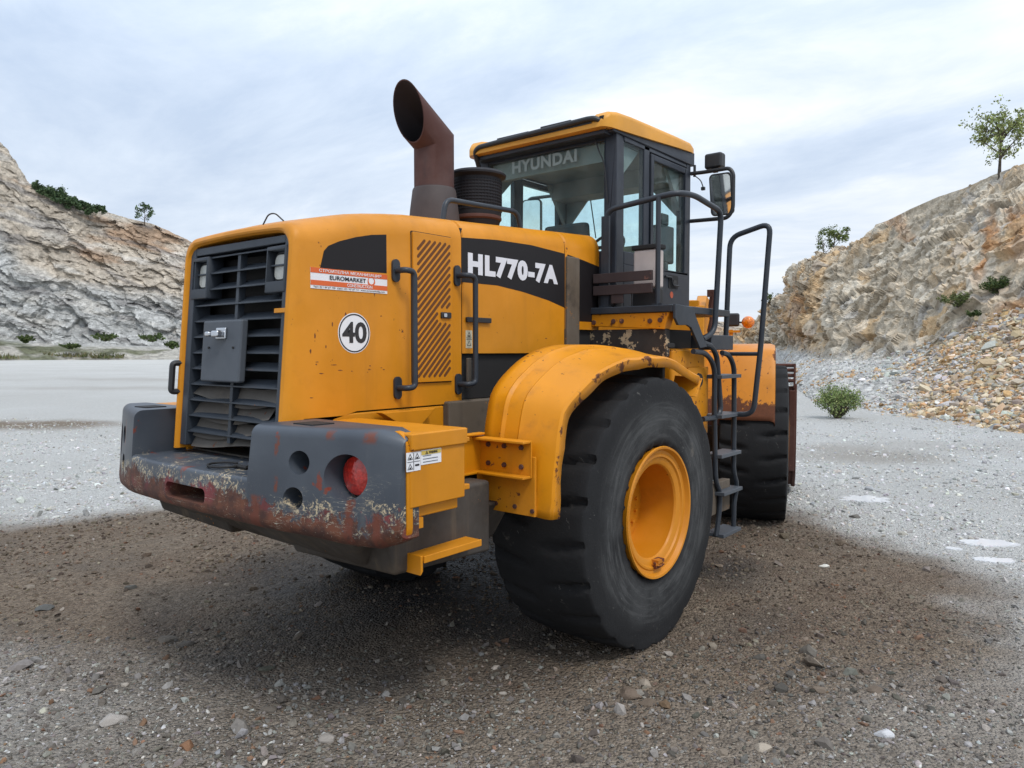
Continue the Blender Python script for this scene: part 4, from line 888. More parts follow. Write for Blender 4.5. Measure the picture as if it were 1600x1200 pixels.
# --- grille
def gx_(z, d=0.): return -2.012 - SL * (2.46 - z) + d     # plane of the grille frame
gr_ = MB(); HW = .475; Z0, Z1 = 1.32, 2.41
def slab(mbx, y0, y1, z0, z1, d0, d1):
    mbx.hexa([(gx_(z0, d0), y0, z0), (gx_(z0, d1), y0, z0), (gx_(z0, d1), y1, z0), (gx_(z0, d0), y1, z0), (gx_(z1, d0), y0, z1), (gx_(z1, d1), y0, z1), (gx_(z1, d1), y1, z1), (gx_(z1, d0), y1, z1)])
slab(gr_, -HW, -HW + .035, Z0, Z1, 0, .10); slab(gr_, HW - .06, HW, Z0, Z1, 0, .10); slab(gr_, -HW + .035, HW - .06, Z1 - .04, Z1, .0, .10)
grille = gr_.build('grille_frame', M['grey'], L, bevel=.006)
ba = MB(); zs = [2.352 - .0867 * k for k in range(12)]
for z in zs:
    slab(ba, -HW + .04, HW - .04, z - .004, z + .005, .012, .020)
    ba.hexa([(gx_(z) + .020, -HW + .04, z - .004), (gx_(z) + .085, -HW + .04, z + .034), (gx_(z) + .085, HW - .04, z + .034), (gx_(z) + .020, HW - .04, z - .004),
             (gx_(z) + .020, -HW + .04, z + .002), (gx_(z) + .085, -HW + .04, z + .040), (gx_(z) + .085, HW - .04, z + .040), (gx_(z) + .020, HW - .04, z + .002)])
slab(ba, -.012, .016, 1.36, 2.36, .02, .06); slab(ba, -.435, -.42, 2.0, 2.2, .012, .05)
ba.build('grille_bars', M['grey'], grille, bevel=.002)
slab(q := MB(), -HW + .005, HW - .005, Z0, Z1, .20, .21); q.build('grille_screen', plain('navy_screen', (.012, .014, .02), .7), grille)
fan = MB(); rs = random.Random(2)
for (z, y0, y1, t) in ((1.625, -.42, .42, .085), (1.53, -.34, .41, .08), (1.44, -.40, .40, .08), (1.37, -.41, .41, .06)):
    ys = np.linspace(y1, y0, 14)
    fan.loft([[(gx_(z) + .075, y, z + .03 + .012 * math.sin(y * 9)), (gx_(z) + .028, y, z - t * (.55 + .4 * math.sin(y * 5 + z * 9)))] for y in ys], closed=False)
fan.build('radiator_flaps', M['dusty'], grille, solid=.006)
# headlamps in the upper corners
for y in (-.375, .36):
    hb = MB(); slab(hb, y - .085, y + .085, 2.13, 2.36, -.006, .09)
    o = hb.build('headlamp_housing', M['grey'], grille, bevel=.006)
    cutter = MB(); slab(cutter, y - .072, y + .072, 2.185, 2.34, -.05, .055); cut(o, [cutter])
    lm = MB(); P = rrect(y - .052, y + .052, 2.19, 2.325, .035)
    lm.loft([[(gx_(z, .06), yy, z) for yy, z in P], [(gx_(z, .035), yy, z) for yy, z in P], [(gx_(z, .022), y + (yy - y) * .88, 2.2575 + (z - 2.2575) * .9) for yy, z in P]]); lm.build('headlamp', M['lamp'], grille)
    bz = MB(); P2 = [(y + (a - y) * 1.12, 2.2575 + (z - 2.2575) * 1.1) for a, z in P]; bz.loft([[(gx_(z, .06), a, z) for a, z in P2], [(gx_(z, .028), a, z) for a, z in P2], [(gx_(z, .028), a, z) for a, z in P], [(gx_(z, .06), a, z) for a, z in P]]); bz.build('headlamp_rim', M['black'], grille)
# number plate box with its chrome lamp
slab(q := MB(), -.142, .24, 1.68, 2.005, -.03, .012); pb = q.build('plate_box', M['midgrey'], grille, bevel=.012, seg=3)
slab(q := MB(), -.01, .085, 1.905, 1.965, -.043, -.029); q.build('plate_lamp_base', M['chrome'], grille, bevel=.006)
slab(q := MB(), .005, .07, 1.915, 1.95, -.08, -.041); q.box(gx_(1.93) - .09, gx_(1.93) - .045, .07, .115, 1.918, 1.945); q.build('plate_lamp', M['chrome'], grille, bevel=.01, seg=3)
bo = MB()
for y in (.16, -.08): bo.lathe([(.006, gx_(1.86) - .037), (.006, gx_(1.86) - .025)], (0, y, 1.86), 'x', 10)
bo.build('plate_bolt', M['dark'], grille)
slab(q := MB(), -.515, -.395, 2.028, 2.05, -.012, .03); q.build('grille_catch', M['yellow'], L, bevel=.002)
h = MB(); h.tube([(gx_(1.775, .01), .50, 1.775), (gx_(1.775, -.05), .51, 1.775), (gx_(1.615, -.05), .51, 1.615), (gx_(1.615, .01), .50, 1.615)], .017, .02, n=8); h.build('grille_handle', M['black'], L)
w = MB(); w.tube([(-1.97, -.17, 2.49), (-1.95, -.19, 2.545), (-1.93, -.22, 2.55), (-1.9, -.25, 2.51)], .004, .02, n=6); w.build('loose_wire', M['black'], L)
# --- counterweight
ys = [-1.30, -1.29, -1.20, -1.05, -.9, -.75, -.62, -.585, -.575, -.4, -.2, 0, .2, .4, .575, .585, .62, .75, .9, 1.05, 1.2, 1.29, 1.30]
def cw_back(y): return -float(np.interp(abs(y), [0, .3, .6, .8, 1.0, 1.15, 1.25, 1.30], [2.375, 2.37, 2.335, 2.285, 2.215, 2.155, 2.115, 2.08]))
def cw_ring(y):
    b_ = cw_back(y); a = abs(y); top = 1.515 if a > .58 else 1.275
    zb = float(np.interp(a, [0, .5, .9, 1.15, 1.3], [1.06, 1.055, 1.03, 1.0, 1.02])); er = max(0, (a - 1.20) / .10); zr = .035 * er ** 2
    tp = top - zr; r = .06; xf = -1.96 if a > .58 else -1.98; r2 = min(.065, (xf - b_) * .55); P = [(xf, y, zb + zr), (b_ + min(.18, (xf - b_) * .8), y, zb + zr)]
    for k in range(6): t = R_(90 * k / 5); P.append((b_ + r2 - r2 * math.sin(t), y, zb + zr + .065 - .065 * math.cos(t)))
    lean = .03 if a > .58 else .01; rz = .05 if a > .58 else .022; r = min(rz, (xf - b_ - lean) * .8)
    for k in range(6): t = R_(90 * k / 5); P.append((b_ + lean + r - r * math.cos(t), y, tp - rz + rz * math.sin(t)))
    P.append((xf, y, tp)); return P
mb = MB(); mb.loft([cw_ring(y) for y in ys]); cw = mb.build('counterweight', M['cw'], L, smooth=30)
def back_pt(px, py):
    lo, hi = -2.45, -2.0
    for it in range(40):
        x = (lo + hi) / 2; q = at_x(px, py, x)
        if cw_back(q[1]) > x: lo = x
        else: hi = x
    return q
tl = back_pt(534, 747); h1 = back_pt(460, 724); h2 = back_pt(454, 780)
def rear_cyl(q, r, d, ext=.12, n=32): return MB().lathe([(r, q[0] - ext), (r, q[0] + d)], (0, q[1], q[2]), 'x', n)
mir = lambda q: (q[0], -q[1], q[2])
cutters = []
for q, r, d in ((tl, .098, .15), (h1, .052, .22), (h2, .050, .22)):
    for s in (q, mir(q)): cutters.append(rear_cyl(s, r, d))
sc_l = at_x(262, 772, -2.36)[1]; sc_r = at_x(321, 775, -2.36)[1]
cutters.append(MB().prism(rrect(sc_r, sc_l, 1.116, 1.192, .03), 'yz', -2.5, -2.12))
cut(cw, cutters, 30)
for s in (tl, mir(tl)):
    MB().lathe([(.0965, s[0] + .149), (.0965, s[0] + .10), (.092, s[0] + .095)], (0, s[1], s[2]), 'x', 32).build('tail_light_rim', M['black'], cw)
    MB().lathe([(.091, s[0] + .148), (.091, s[0] + .088), (.082, s[0] + .072), (.05, s[0] + .062), (1e-6, s[0] + .058)], (0, s[1], s[2]), 'x', 32).build('tail_light', M['red_lens'], cw)
# little things lying on the ledge are bolted hooks
h = MB(); cpt = at_z(350, 727, 1.285); h.tube([(cpt[0] + .07 * math.cos(t), cpt[1] + .09 * math.sin(t), 1.287) for t in np.linspace(0, 5.2, 18)], .006, n=6); h.tube([tuple(at_z(368, 728, 1.285)), tuple(at_z(385, 731, 1.285)), tuple(at_z(398, 728, 1.285))], .012, n=6); h.build('ledge_hook', M['dark'], L)
MB().box(-1.99, -1.6, -.57, .57, 1.20, 1.283).build('ledge_plate', M['dusty'], L, bevel=.004)
MB().box(-2.18, -2.06, -.86, -.72, 1.512, 1.520).box(-2.18, -2.06, .72, .86, 1.512, 1.520).build('lifting_eye_pocket', M['dark'], cw)
# end flange and battery boxes
for sg in (-1, 1):
    fl0 = MB().prism([(z if False else y * 1., z) for y, z in rrect(.95, 1.308, 1.03, 1.505, .07)], 'yz', -2.034, -2.0)
    if sg < 0: fl0.v = [(x, -y, z) for x, y, z in fl0.v]
    fl0.build('end_flange', M['yellow'], L, bevel=.004)
    y0, y1 = (-1.312, -.56) if sg < 0 else (.56, 1.312)
    bx = MB().box(-2.02, -1.684, y0, y1, 1.182, 1.468).box(-2.02, -1.70, y0 + .03, y1 - .03, 1.13, 1.182).build('battery_box', M['yellow'], L, bevel=.006)
    e_ = .012
    MB().box(-2.02, -1.676, min(y0, y1) - (e_ if sg < 0 else 0), max(y0, y1) + (e_ if sg > 0 else 0), 1.425, 1.498).build('battery_box_lid', M['yellow'], L, bevel=.008)
    MB().box(-1.69, -1.64, sg * 1.29 - .012, sg * 1.29 + .012, 1.21, 1.235).box(-1.69, -1.64, sg * 1.29 - .012, sg * 1.29 + .012, 1.43, 1.45).build('box_hinge', M['yellow'], L, bevel=.004)
    MB().box(-1.97, -1.93, sg * 1.28 - .015, sg * 1.28 + .015, 1.085, 1.13).build('box_bracket', M['yellow_worn'], L)
    # inner shoulder of the frame beside the hood
    MB().box(-2.0, -1.02, sg * .53 - (.05 if sg > 0 else .0) - .0, sg * .53 + (.0 if sg > 0 else .05), 1.36, 1.522).build('side_sill', M['yellow'], L, bevel=.01)
    MB().prism([(-1.56, 1.517), (-1.16, 1.517), (-1.30, 1.41), (-1.36, 1.41)], 'xz', sg * .575 - .028, sg * .575 + .028).build('sill_gusset', M['yellow'], L, bevel=.004)
    MB().box(-1.02, .30, sg * .50 - .07, sg * .50 + .07, 1.18, 1.545).build('frame_rail', M['grime'], L, bevel=.012)
    # lower frame skirt and step
    sk = MB(); sk.hexa([(-1.92, sg * 1.10, .83), (-1.25, sg * 1.09, .80), (-1.25, sg * .3, .78), (-1.90, sg * .3, .80), (-2.035, sg * 1.12, 1.175), (-1.25, sg * 1.09, 1.175), (-1.25, sg * .3, 1.175), (-2.035, sg * .3, 1.175)])
    sk.build('frame_skirt', M['skirt'], L, bevel=.02)
    s_ = MB(); ya, yb = sorted((sg * 1.085, sg * 1.19))
    s_.box(-1.83, -1.44, ya, yb, .895, .918).box(-1.83, -1.44, (sg * 1.193) - .005, (sg * 1.193) + .005, .886, .92)
    s_.prism([(-1.845, .922), (-1.83, .922), (-1.83, .85), (-1.845, .83)], 'xz', ya, yb)
    s_.build('step', M['yellow'], L, bevel=.004)
MB().hexa([(-1.90, -.9, .82), (-1.85, .9, .82), (-1.0, .9, .80), (-1.0, -.9, .80), (-2.14, -1.05, 1.04), (-2.14, 1.05, 1.04), (-1.0, 1.05, 1.04), (-1.0, -1.05, 1.04)]).build('belly_plate', M['skirt'], L, bevel=.02)
yl_ = -1.3125; BX = lambda q: tuple(at_y(q[0], q[1], -1.312)[[0, 2]])
a, b_ = BX((633, 695)), BX((656, 722)); lx0, lx1, lz0, lz1 = -2.042, -1.962, 1.340, 1.420
MB().prism(rrect(lx0, lx1, lz0, lz1, .003), 'xz', yl_ - .0016, yl_ + .001).build('battery_label', M['white'], L)
ic = MB(); xm, zm = (lx0 + lx1) / 2, (lz0 + lz1) / 2
ic.prism(rrect(lx0 + .004, lx1 - .004, zm - .001, zm + .001, .0005), 'xz', yl_ - .003, yl_ - .0016).prism(rrect(xm - .001, xm + .001, lz0 + .004, zm - .002, .0005), 'xz', yl_ - .003, yl_ - .0016).prism(rrect(xm - .001, xm + .001, zm + .002, lz1 - .004, .0005), 'xz', yl_ - .003, yl_ - .0016)
for qx, qz in ((lx0 + .02, zm + .018), (lx1 - .02, zm + .018), (lx0 + .02, lz0 + .017)):
    tri_ring(ic, qx, qz, .017, .004, yl_ - .003, yl_ - .0016); ic.prism(disc(qx, qz - .004, .005, 10), 'xz', yl_ - .003, yl_ - .0016)
ic.prism(rrect(lx1 - .032, lx1 - .008, lz0 + .02, lz0 + .028, .003), 'xz', yl_ - .003, yl_ - .0016); ic.build('battery_pictogram', M['ink'], L, smooth=0)
wx0, wx1, wz0, wz1 = -1.960, -1.838, 1.360, 1.422
MB().prism(rrect(wx0, wx1, wz0, wz1, .002), 'xz', yl_ - .0016, yl_ + .001).build('warning_label', M['white'], L)
MB().prism(rrect(wx0 + .003, wx1 - .003, wz1 - .020, wz1 - .003, .001), 'xz', yl_ - .003, yl_ - .0016).build('label_header', M['labelyellow'], L)
ic = text_mesh('WARNING', wx0 + .045, wx1 - .025, wz1 - .017, wz1 - .006, lambda u, w, d: (u, yl_ - .0032 - d, w), offset=.02)
tri_ring(ic, wx0 + .033, wz1 - .013, .009, .004, yl_ - .0045, yl_ - .003); ic.build('label_lettering', M['ink'], L, smooth=0)
ln = MB()
for k in range(3): ln.prism([(wx0 + .012, wz0 + .010 + .013 * k), (wx0 + (.06 if k == 2 else .10), wz0 + .010 + .013 * k), (wx0 + (.06 if k == 2 else .10), wz0 + .0125 + .013 * k), (wx0 + .012, wz0 + .0125 + .013 * k)], 'xz', yl_ - .003, yl_ - .0016)
ln.build('label_rule', M['midgrey'], L, smooth=0)
# chassis, axle
MB().box(-1.3, 1.3, -.42, .42, .80, 1.40).box(1.2, 1.95, -.28, .28, .75, 1.6).build('rear_chassis', M['dark'], L, bevel=.02)
MB().lathe([(.16, -1.05), (.17, -.5), (.28, -.3), (.30, 0), (.28, .3), (.17, .5), (.16, 1.05)], (0, 0, .836), 'y', 24).build('rear_axle', M['grime'], L)
# --- wheels
TR, TW = .855, .335
def tyre_mesh():
    prof = [(-.22, .400), (-.300, .408), (-.326, .425), (-.338, .46), (-.344, .50), (-.347, .56), (-.347, .62), (-.345, .68), (-.341, .74), (-.335, .79), (-.329, .825), (-.325, .834), (-.312, .841)]
    tread = [(-.27, .845), (-.20, .850), (-.14, .853), (-.08, .854), (-.03, .855)]
    half = prof + tread; full = half + [(0, .855)] + [(-y, r) for y, r in half[::-1]]
    n = 240; V = []
    Y_ = np.array([p[0] for p in full]); Rr = np.array([p[1] for p in full]); A = np.linspace(0, 2 * np.pi, n, endpoint=False)
    AA, YY = np.meshgrid(A, Y_, indexing='ij'); RR = np.broadcast_to(Rr, AA.shape).copy()
    side = np.abs(YY); ph = (AA * 22 / (2 * np.pi) + np.where(YY > 0, .5, 0) + .9 * side) % 1.0        # worn block lugs
    gro = np.exp(-((ph - .5) / .11) ** 4) * sstep(side, .05, .12) * sstep(-side, -.335, -.315)
    lug = _h(np.floor(AA * 22 / (2 * np.pi) + np.where(YY > 0, .5, 0) + .9 * side).ravel() % 22, (YY > 0).ravel().astype(float), np.zeros(AA.size), 5).reshape(AA.shape)
    RR -= (.024 + .020 * lug) * gro
    RR -= .004 * fbm(np.c_[(np.cos(AA) * 3).ravel(), (np.sin(AA) * 3).ravel(), (YY * 5).ravel()], 4, 95).reshape(AA.shape) * (RR > .8)
    YY = YY * (1 - .014 * np.exp(-((RR - .62) / .012) ** 2) - .014 * np.exp(-((RR - .50) / .010) ** 2) - .010 * np.exp(-((RR - .74) / .010) ** 2))
    X_, Z_ = RR * np.cos(AA), RR * np.sin(AA)
    flat = -.832; sq = np.clip(flat + .07 - Z_, 0, .12); Z_ = np.where(Z_ < flat, flat + (Z_ - flat) * .06, Z_); YY = YY * (1 + .55 * sq); X_ = X_ * (1 + .12 * sq)
    m_ = len(full); ix = np.arange(n * m_).reshape(n, m_); nx_ = np.roll(ix, -1, 0)
    F = np.stack([ix[:, :-1], nx_[:, :-1], nx_[:, 1:], ix[:, 1:]], -1).reshape(-1, 4)
    return np.stack([X_, YY, Z_], -1).reshape(-1, 3), F[:, ::-1]
TV, TF = tyre_mesh()
M['rim'] = paint('rim_paint', (.62, .228, .006), .45, chip=.05, dirt=.4, dirtcol=(.20, .08, .018))
def rim_mb():
    mb = MB(); o_ = -.326
    mb.lathe([(.395, -.12), (.400, -.30), (.408, o_ - .008), (.414, o_ - .018), (.410, o_ - .028), (.398, o_ - .026), (.390, o_ - .010), (.384, o_ + .002), (.366, o_ + .006), (.358, o_ + .000), (.346, o_ + .001), (.338, o_ + .012), (.312, o_ + .018), (.300, o_ + .024), (.293, o_ + .036), (.297, o_ + .06), (.297, -.10), (.293, -.02)], (0, 0, 0), 'y', 64, cap=False)
    return mb
def hub_mb():
    mb = MB(); mb.lathe([(1e-6, -.062), (.12, -.062), (.125, -.055), (.25, -.052), (.262, -.04), (.298, -.04), (.30, .25), (1e-6, .25)], (0, 0, 0), 'y', 48, cap=False); return mb
def bolts_mb():
    mb = MB()
    for k in range(16):
        a = 2 * math.pi * k / 16 + .1; mb.lathe([(.012, -.072), (.012, -.05)], (.20 * math.cos(a), 0, .20 * math.sin(a)), 'y', 6)
    return mb
def clamp_mb():
    mb = MB(); mb.box(-.045, .045, -.345, -.29, -.352, -.325).box(-.03, .05, -.352, -.30, -.322, -.300).tube([(-.05, -.33, -.31), (-.02, -.352, -.338), (.045, -.35, -.335)], .007, .01, n=6); return mb
w_hub = hub_mb().build('wheel', M['rim'], L); w_hub.location = (0, -1.065, .836)
tyre0 = np_mesh('tyre', TV, TF, M['tyre'], w_hub, smooth=40)
rim_mb().build('rim', M['rim'], w_hub, smooth=30); bolts_mb().build('wheel_nuts', M['rim'], w_hub); clamp_mb().build('rim_clamp', M['yellow_rusty'], w_hub)
PHI = R_(20.); J = Vector((1.80, 0, 0)); FM = Matrix.Translation(J) @ Matrix.Rotation(PHI, 4, 'Z')
def copy_wheel(mtx):
    c = w_hub.copy(); COL.objects.link(c); c.parent = L; c.matrix_local = mtx
    for ch in list(w_hub.children):
        d = ch.copy(); COL.objects.link(d); d.parent = c
    return c
R180 = Matrix.Rotation(math.pi, 4, 'Z')
def spun(a):                                             # each wheel stops at its own angle, tyre flat kept at the bottom
    return Matrix.Identity(4)
FX = 1.82
copy_wheel(Matrix.Translation((0, 1.065, .836)) @ R180)
copy_wheel(FM @ Matrix.Translation((FX, -1.20, .836)))
copy_wheel(FM @ Matrix.Translation((FX, 1.20, .836)) @ R180)
def edge_rust(name, base, zlo, zhi, axis_y=None, seed=0.):
    m, nt, b = new_mat(name); N = NT(nt); v = N.obj(); x, y, z = N.xyz(v)
    c = N.mix(N.step(N.noise(v, 2.2, 5, .6), .35, .75), tuple(k * .92 for k in base), tuple(k * 1.06 for k in base))
    c = N.mix(N.math('MULTIPLY', N.step(N.noise(v, 7, 7, .65), .5, .8), .45), c, (.22, .085, .02))
    w = N.math('SUBTRACT', N.noise(v, 11, 6, .7), .5); w2 = N.math('SUBTRACT', N.noise(v, 2.3, 4, .6), .5)
    k = N.step(z, zhi, zlo)
    if axis_y: k = N.math('MAXIMUM', k, N.math('MULTIPLY', N.step(N.math('ABSOLUTE', y), axis_y[0], axis_y[1]), axis_y[2]))
    r = N.math('ADD', N.math('ADD', k, N.math('MULTIPLY', w, 1.15)), N.math('MULTIPLY', w2, .75))
    kr = N.step(r, .56, .64)
    ch = N.math('ADD', N.noise(v, 22, 5, .66), N.math('MULTIPLY', N.noise(v, 3.1, 3, .5), .35)); kr = N.math('MAXIMUM', kr, N.step(ch, .83, .86))
    c = N.mix(kr, c, N.mix(N.noise(v, 30, 4, .7), (.065, .022, .012), (.17, .06, .025)))
    N.put(b.inputs['Base Color'], c); N.put(b.inputs['Roughness'], N.math('ADD', .42, N.math('MULTIPLY', kr, .4))); b.inputs['Specular IOR Level'].default_value = .3
    N.bump(b, N.math('SUBTRACT', N.math('MULTIPLY', N.noise(v, 60, 3), .25), kr), .3, .003)
    return m
M['fender_rear'] = edge_rust('rear_fender_paint', YEL, .70, .98, (1.352, 1.41, .60))
# --- rear fenders
prof_o = [(-1.125, .985), (-1.115, 1.20), (-1.085, 1.40), (-1.03, 1.55), (-.92, 1.625), (-.70, 1.735), (-.45, 1.795), (-.15, 1.815), (.15, 1.795), (.36, 1.745), (.58, 1.665)]
prof_i = [(-1.125, 1.01), (-1.115, 1.22), (-1.10, 1.42), (-1.055, 1.605), (-.97, 1.69), (-.81, 1.787), (-.65, 1.846), (-.46, 1.878), (-.18, 1.88), (.12, 1.86), (.45, 1.828), (.70, 1.775)]
def dense(P, n=50):
    P = np.array(P); d = np.r_[0, np.cumsum(np.hypot(*np.diff(P, axis=0).T))]; t = np.linspace(0, d[-1], n)
    # soft Catmull-like smoothing
    q = np.c_[np.interp(t, d, P[:, 0]), np.interp(t, d, P[:, 1])]
    for it in range(1): q[1:-1] = .25 * q[:-2] + .5 * q[1:-1] + .25 * q[2:]
    return q
def fender(sg):
    a, b_ = dense(prof_o), dense(prof_i); n = len(a); V = []
    yl = [.92, .97, 1.03, 1.042, 1.06, 1.15, 1.162, 1.18, 1.30, 1.36, 1.385, 1.395, 1.392]
    for y in yl:
        t = min(1, max(0, (y - .97) / .39)); ridge = .012 * math.exp(-((y - 1.042) / .012) ** 2) + .012 * math.exp(-((y - 1.165) / .014) ** 2)
        c = b_ * (1 - t) + a * t; tan_ = np.gradient(c, axis=0); nr = np.c_[-tan_[:, 1], tan_[:, 0]]; nr /= np.linalg.norm(nr, axis=1)[:, None]
        c = c + nr * ridge
        if y >= 1.385: c = c - nr * {1.385: .002, 1.395: .012, 1.392: .066}[y]
        wob = .026 * fbm(np.c_[c[:, 0] * 3, np.full(n, y * 4), c[:, 1] * 3], 3, 97) * max(0, (y - 1.0) / .4); c = c + nr * wob[:, None]
        V.append([(x, sg * (y + (.03 * fbm(np.array([[x * 4, 0, z * 4]]), 3, 98)[0] if y > 1.3 else 0)), z) for x, z in c])
    m = MB(); m.loft(V, closed=False, caps=False); return m.build('rear_fender', M['fender_rear'], L, smooth=30, solid=.007)
fen = {sg: fender(sg) for sg in (-1, 1)}
for sg in (-1, 1):
    f_ = fen[sg]; ya, yb = sorted((sg * .90, sg * 1.30))
    MB().box(-1.146, -1.130, ya, yb, .99, 1.30).build('mud_flap_plate', M['yellow_worn'], f_, bevel=.003)
    ch = MB(); y_in, y_out = sorted((sg * .93, sg * 1.285))
    ch.box(-1.162, -1.148, y_in, y_out, 1.19, 1.385).box(-1.225, -1.162, y_in, y_out, 1.371, 1.385).box(-1.225, -1.162, y_in, y_out, 1.19, 1.204)
    yi = sg * .93
    ch.hexa([(-1.55, yi - .01, 1.20), (-1.148, yi - .01, 1.20), (-1.148, yi + .01, 1.20), (-1.55, yi + .01, 1.20), (-1.55, yi - .01, 1.40), (-1.148, yi - .01, 1.385), (-1.148, yi + .01, 1.385), (-1.55, yi + .01, 1.40)])
    yo_ = sg * .975
    ch.box(-1.55, -1.16, min(yi, yo_), max(yi, yo_), 1.395, 1.407).box(-1.55, -1.16, min(yi, yo_), max(yi, yo_), 1.19, 1.202)
    br = ch.build('fender_bracket', M['yellow'], L, bevel=.004)
    bo = MB()
    for y in (1.0, 1.11, 1.225):
        for z in (1.245, 1.345): bo.lathe([(.013, -1.172), (.015, -1.162)], (0, sg * y, z), 'x', 6)
    for y, z in ((.93, 1.035), (1.04, 1.03), (1.17, 1.03), (1.285, 1.02)): bo.lathe([(.012, -1.155), (.013, -1.146)], (0, sg * y, z), 'x', 6)
    bo.build('bracket_bolts', M['rusty'], br)
    # turned down front tip of the fender
    tip = MB(); tip.hexa([(.56, sg * 1.22, 1.66), (.60, sg * 1.40, 1.645), (.50, sg * 1.40, 1.535), (.47, sg * 1.24, 1.55), (.57, sg * 1.215, 1.672), (.612, sg * 1.40, 1.655), (.512, sg * 1.405, 1.53), (.482, sg * 1.24, 1.545)]); tip.build('fender_tip', M['yellow_worn'], f_)
# --- exhaust stack and pre-cleaner
E0 = Vector((-.565, 0)); er = .134; n = 40
def ering(f, r=er): return [(E0.x + r * math.cos(2 * math.pi * k / n), r * math.sin(2 * math.pi * k / n), f(E0.x + r * math.cos(2 * math.pi * k / n))) for k in range(n)]
mz = lambda x: 3.245 + .53 * (x - E0.x); ax_ = Vector((-.85, .53)); cutp, cutn = Vector((-.79, 3.37)), Vector((1, .29))
def mouth(r):
    out = []
    for p in ering(mz, r):
        q = Vector((p[0], p[2])); t = (cutp - q).dot(cutn) / ax_.dot(cutn); q = q + ax_ * max(t, .0); out.append((q.x, p[1], q.y))
    return out
ex = MB(); ex.loft([ering(lambda x: 2.93), ering(mz), mouth(er), mouth(er - .006)], caps=False)
M['exhaust'] = paint('burnt_exhaust_steel', (.085, .038, .032), .75, dirt=.7, dirtcol=(.035, .028, .030), spec=.25, streak=.4)
exo = ex.build('exhaust_stack', M['exhaust'], L, smooth=30)
il = MB(); il.loft([mouth(er - .006), ering(mz, er - .006), ering(lambda x: 2.95, er - .006)], caps=False); il.build('exhaust_liner', plain('soot', (.018, .014, .017), .9), exo, smooth=30)
bs = MB(); bs.loft([[(E0.x + .175 * math.cos(2 * math.pi * k / n), .19 * math.sin(2 * math.pi * k / n), 2.60) for k in range(n)], [(E0.x + .158 * math.cos(2 * math.pi * k / n), .165 * math.sin(2 * math.pi * k / n), 2.80) for k in range(n)], ering(lambda x: 2.918, er + .012), ering(lambda x: 2.93, er + .006), ering(lambda x: 2.93, er - .01)]); bs.build('exhaust_base', plain('sooty_steel', (.055, .042, .04), .7, var=.4), exo)
M['cleaner'] = paint('perforated_black', (.014, .013, .016), .65, dirt=.2, dirtcol=(.06, .04, .04))
PC = (-.20, -.06); pr_ = MB()
pr_.lathe([(.13, 2.66), (.16, 2.74), (.172, 2.80), (.172, 3.045), (.178, 3.05), (.205, 3.062), (.207, 3.075), (.19, 3.092), (.10, 3.105), (1e-6, 3.108)], (PC[0], PC[1], 0), 'z', 48)
pco = pr_.build('air_pre_cleaner', M['cleaner'], L)
vn = MB()
for z in np.arange(2.82, 3.03, .021): vn.lathe([(.1725, z), (.1765, z + .003), (.1765, z + .009), (.1725, z + .012)], (PC[0], PC[1], 0), 'z', 48, cap=False)
for k in range(48): a = 2 * math.pi * k / 48; vn.box(PC[0] + .174 * math.cos(a) - .002, PC[0] + .174 * math.cos(a) + .002, PC[1] + .174 * math.sin(a) - .002, PC[1] + .174 * math.sin(a) + .002, 2.82, 3.03)
vn.build('cleaner_mesh', M['cleaner'], pco)
MB().lathe([(.165, 2.755), (.174, 2.765), (.174, 2.778), (.168, 2.79)], (PC[0], PC[1], 0), 'z', 48, cap=False).build('cleaner_band', M['rusty'], pco)
# --- cab
CX0, CX1, CY, CZ0, CZ1 = .66, 1.90, .68, 2.16, 3.47
fr = MB(); pw = .10
def pillar(x0, x1, y0, y1, z0=CZ0, z1=CZ1): fr.box(x0, x1, y0, y1, z0, z1)
for s in (-1, 1):
    ya, yb = sorted((s * CY, s * (CY - pw)))
    pillar(CX0, CX0 + .115, ya, yb); pillar(CX1 - .075, CX1, ya, yb)
    ya2, yb2 = sorted((s * CY, s * (CY - .05))); pillar(1.075, 1.165, ya2, yb2, 2.50)
    fr.box(CX0 + .115, CX1 - .075, ya2, yb2, CZ1 - .05, CZ1)
    fr.box(CX0 + .115, 1.165, ya2, yb2, 2.50, 2.60)
fr.box(CX0, CX0 + .05, -CY + pw, CY - pw, CZ1 - .055, CZ1); fr.box(CX1 - .05, CX1, -CY + pw, CY - pw, CZ1 - .10, CZ1)
fr.box(CX0, CX0 + .05, -CY + pw, CY - pw, CZ0, 2.60); fr.box(CX1 - .05, CX1, -CY + pw, CY - pw, CZ0, 2.45)
M['cabgrey'] = paint('cab_grey_paint', (.026, .031, .042), .4, dirt=.2, dirtcol=(.09, .08, .075))
cab = fr.build('cab_frame', M['cabgrey'], L, bevel=.008)
lo = MB()
for s in (-1, 1): ya, yb = sorted((s * CY, s * (CY - .05))); lo.box(CX0 + .115, 1.31, ya, yb, CZ0, 2.50)
lo.box(CX0 + .05, CX1 - .05, -CY + .06, CY - .06, CZ0, CZ0 + .05); lo.build('cab_lower_panel', M['cabgrey'], L, bevel=.004)
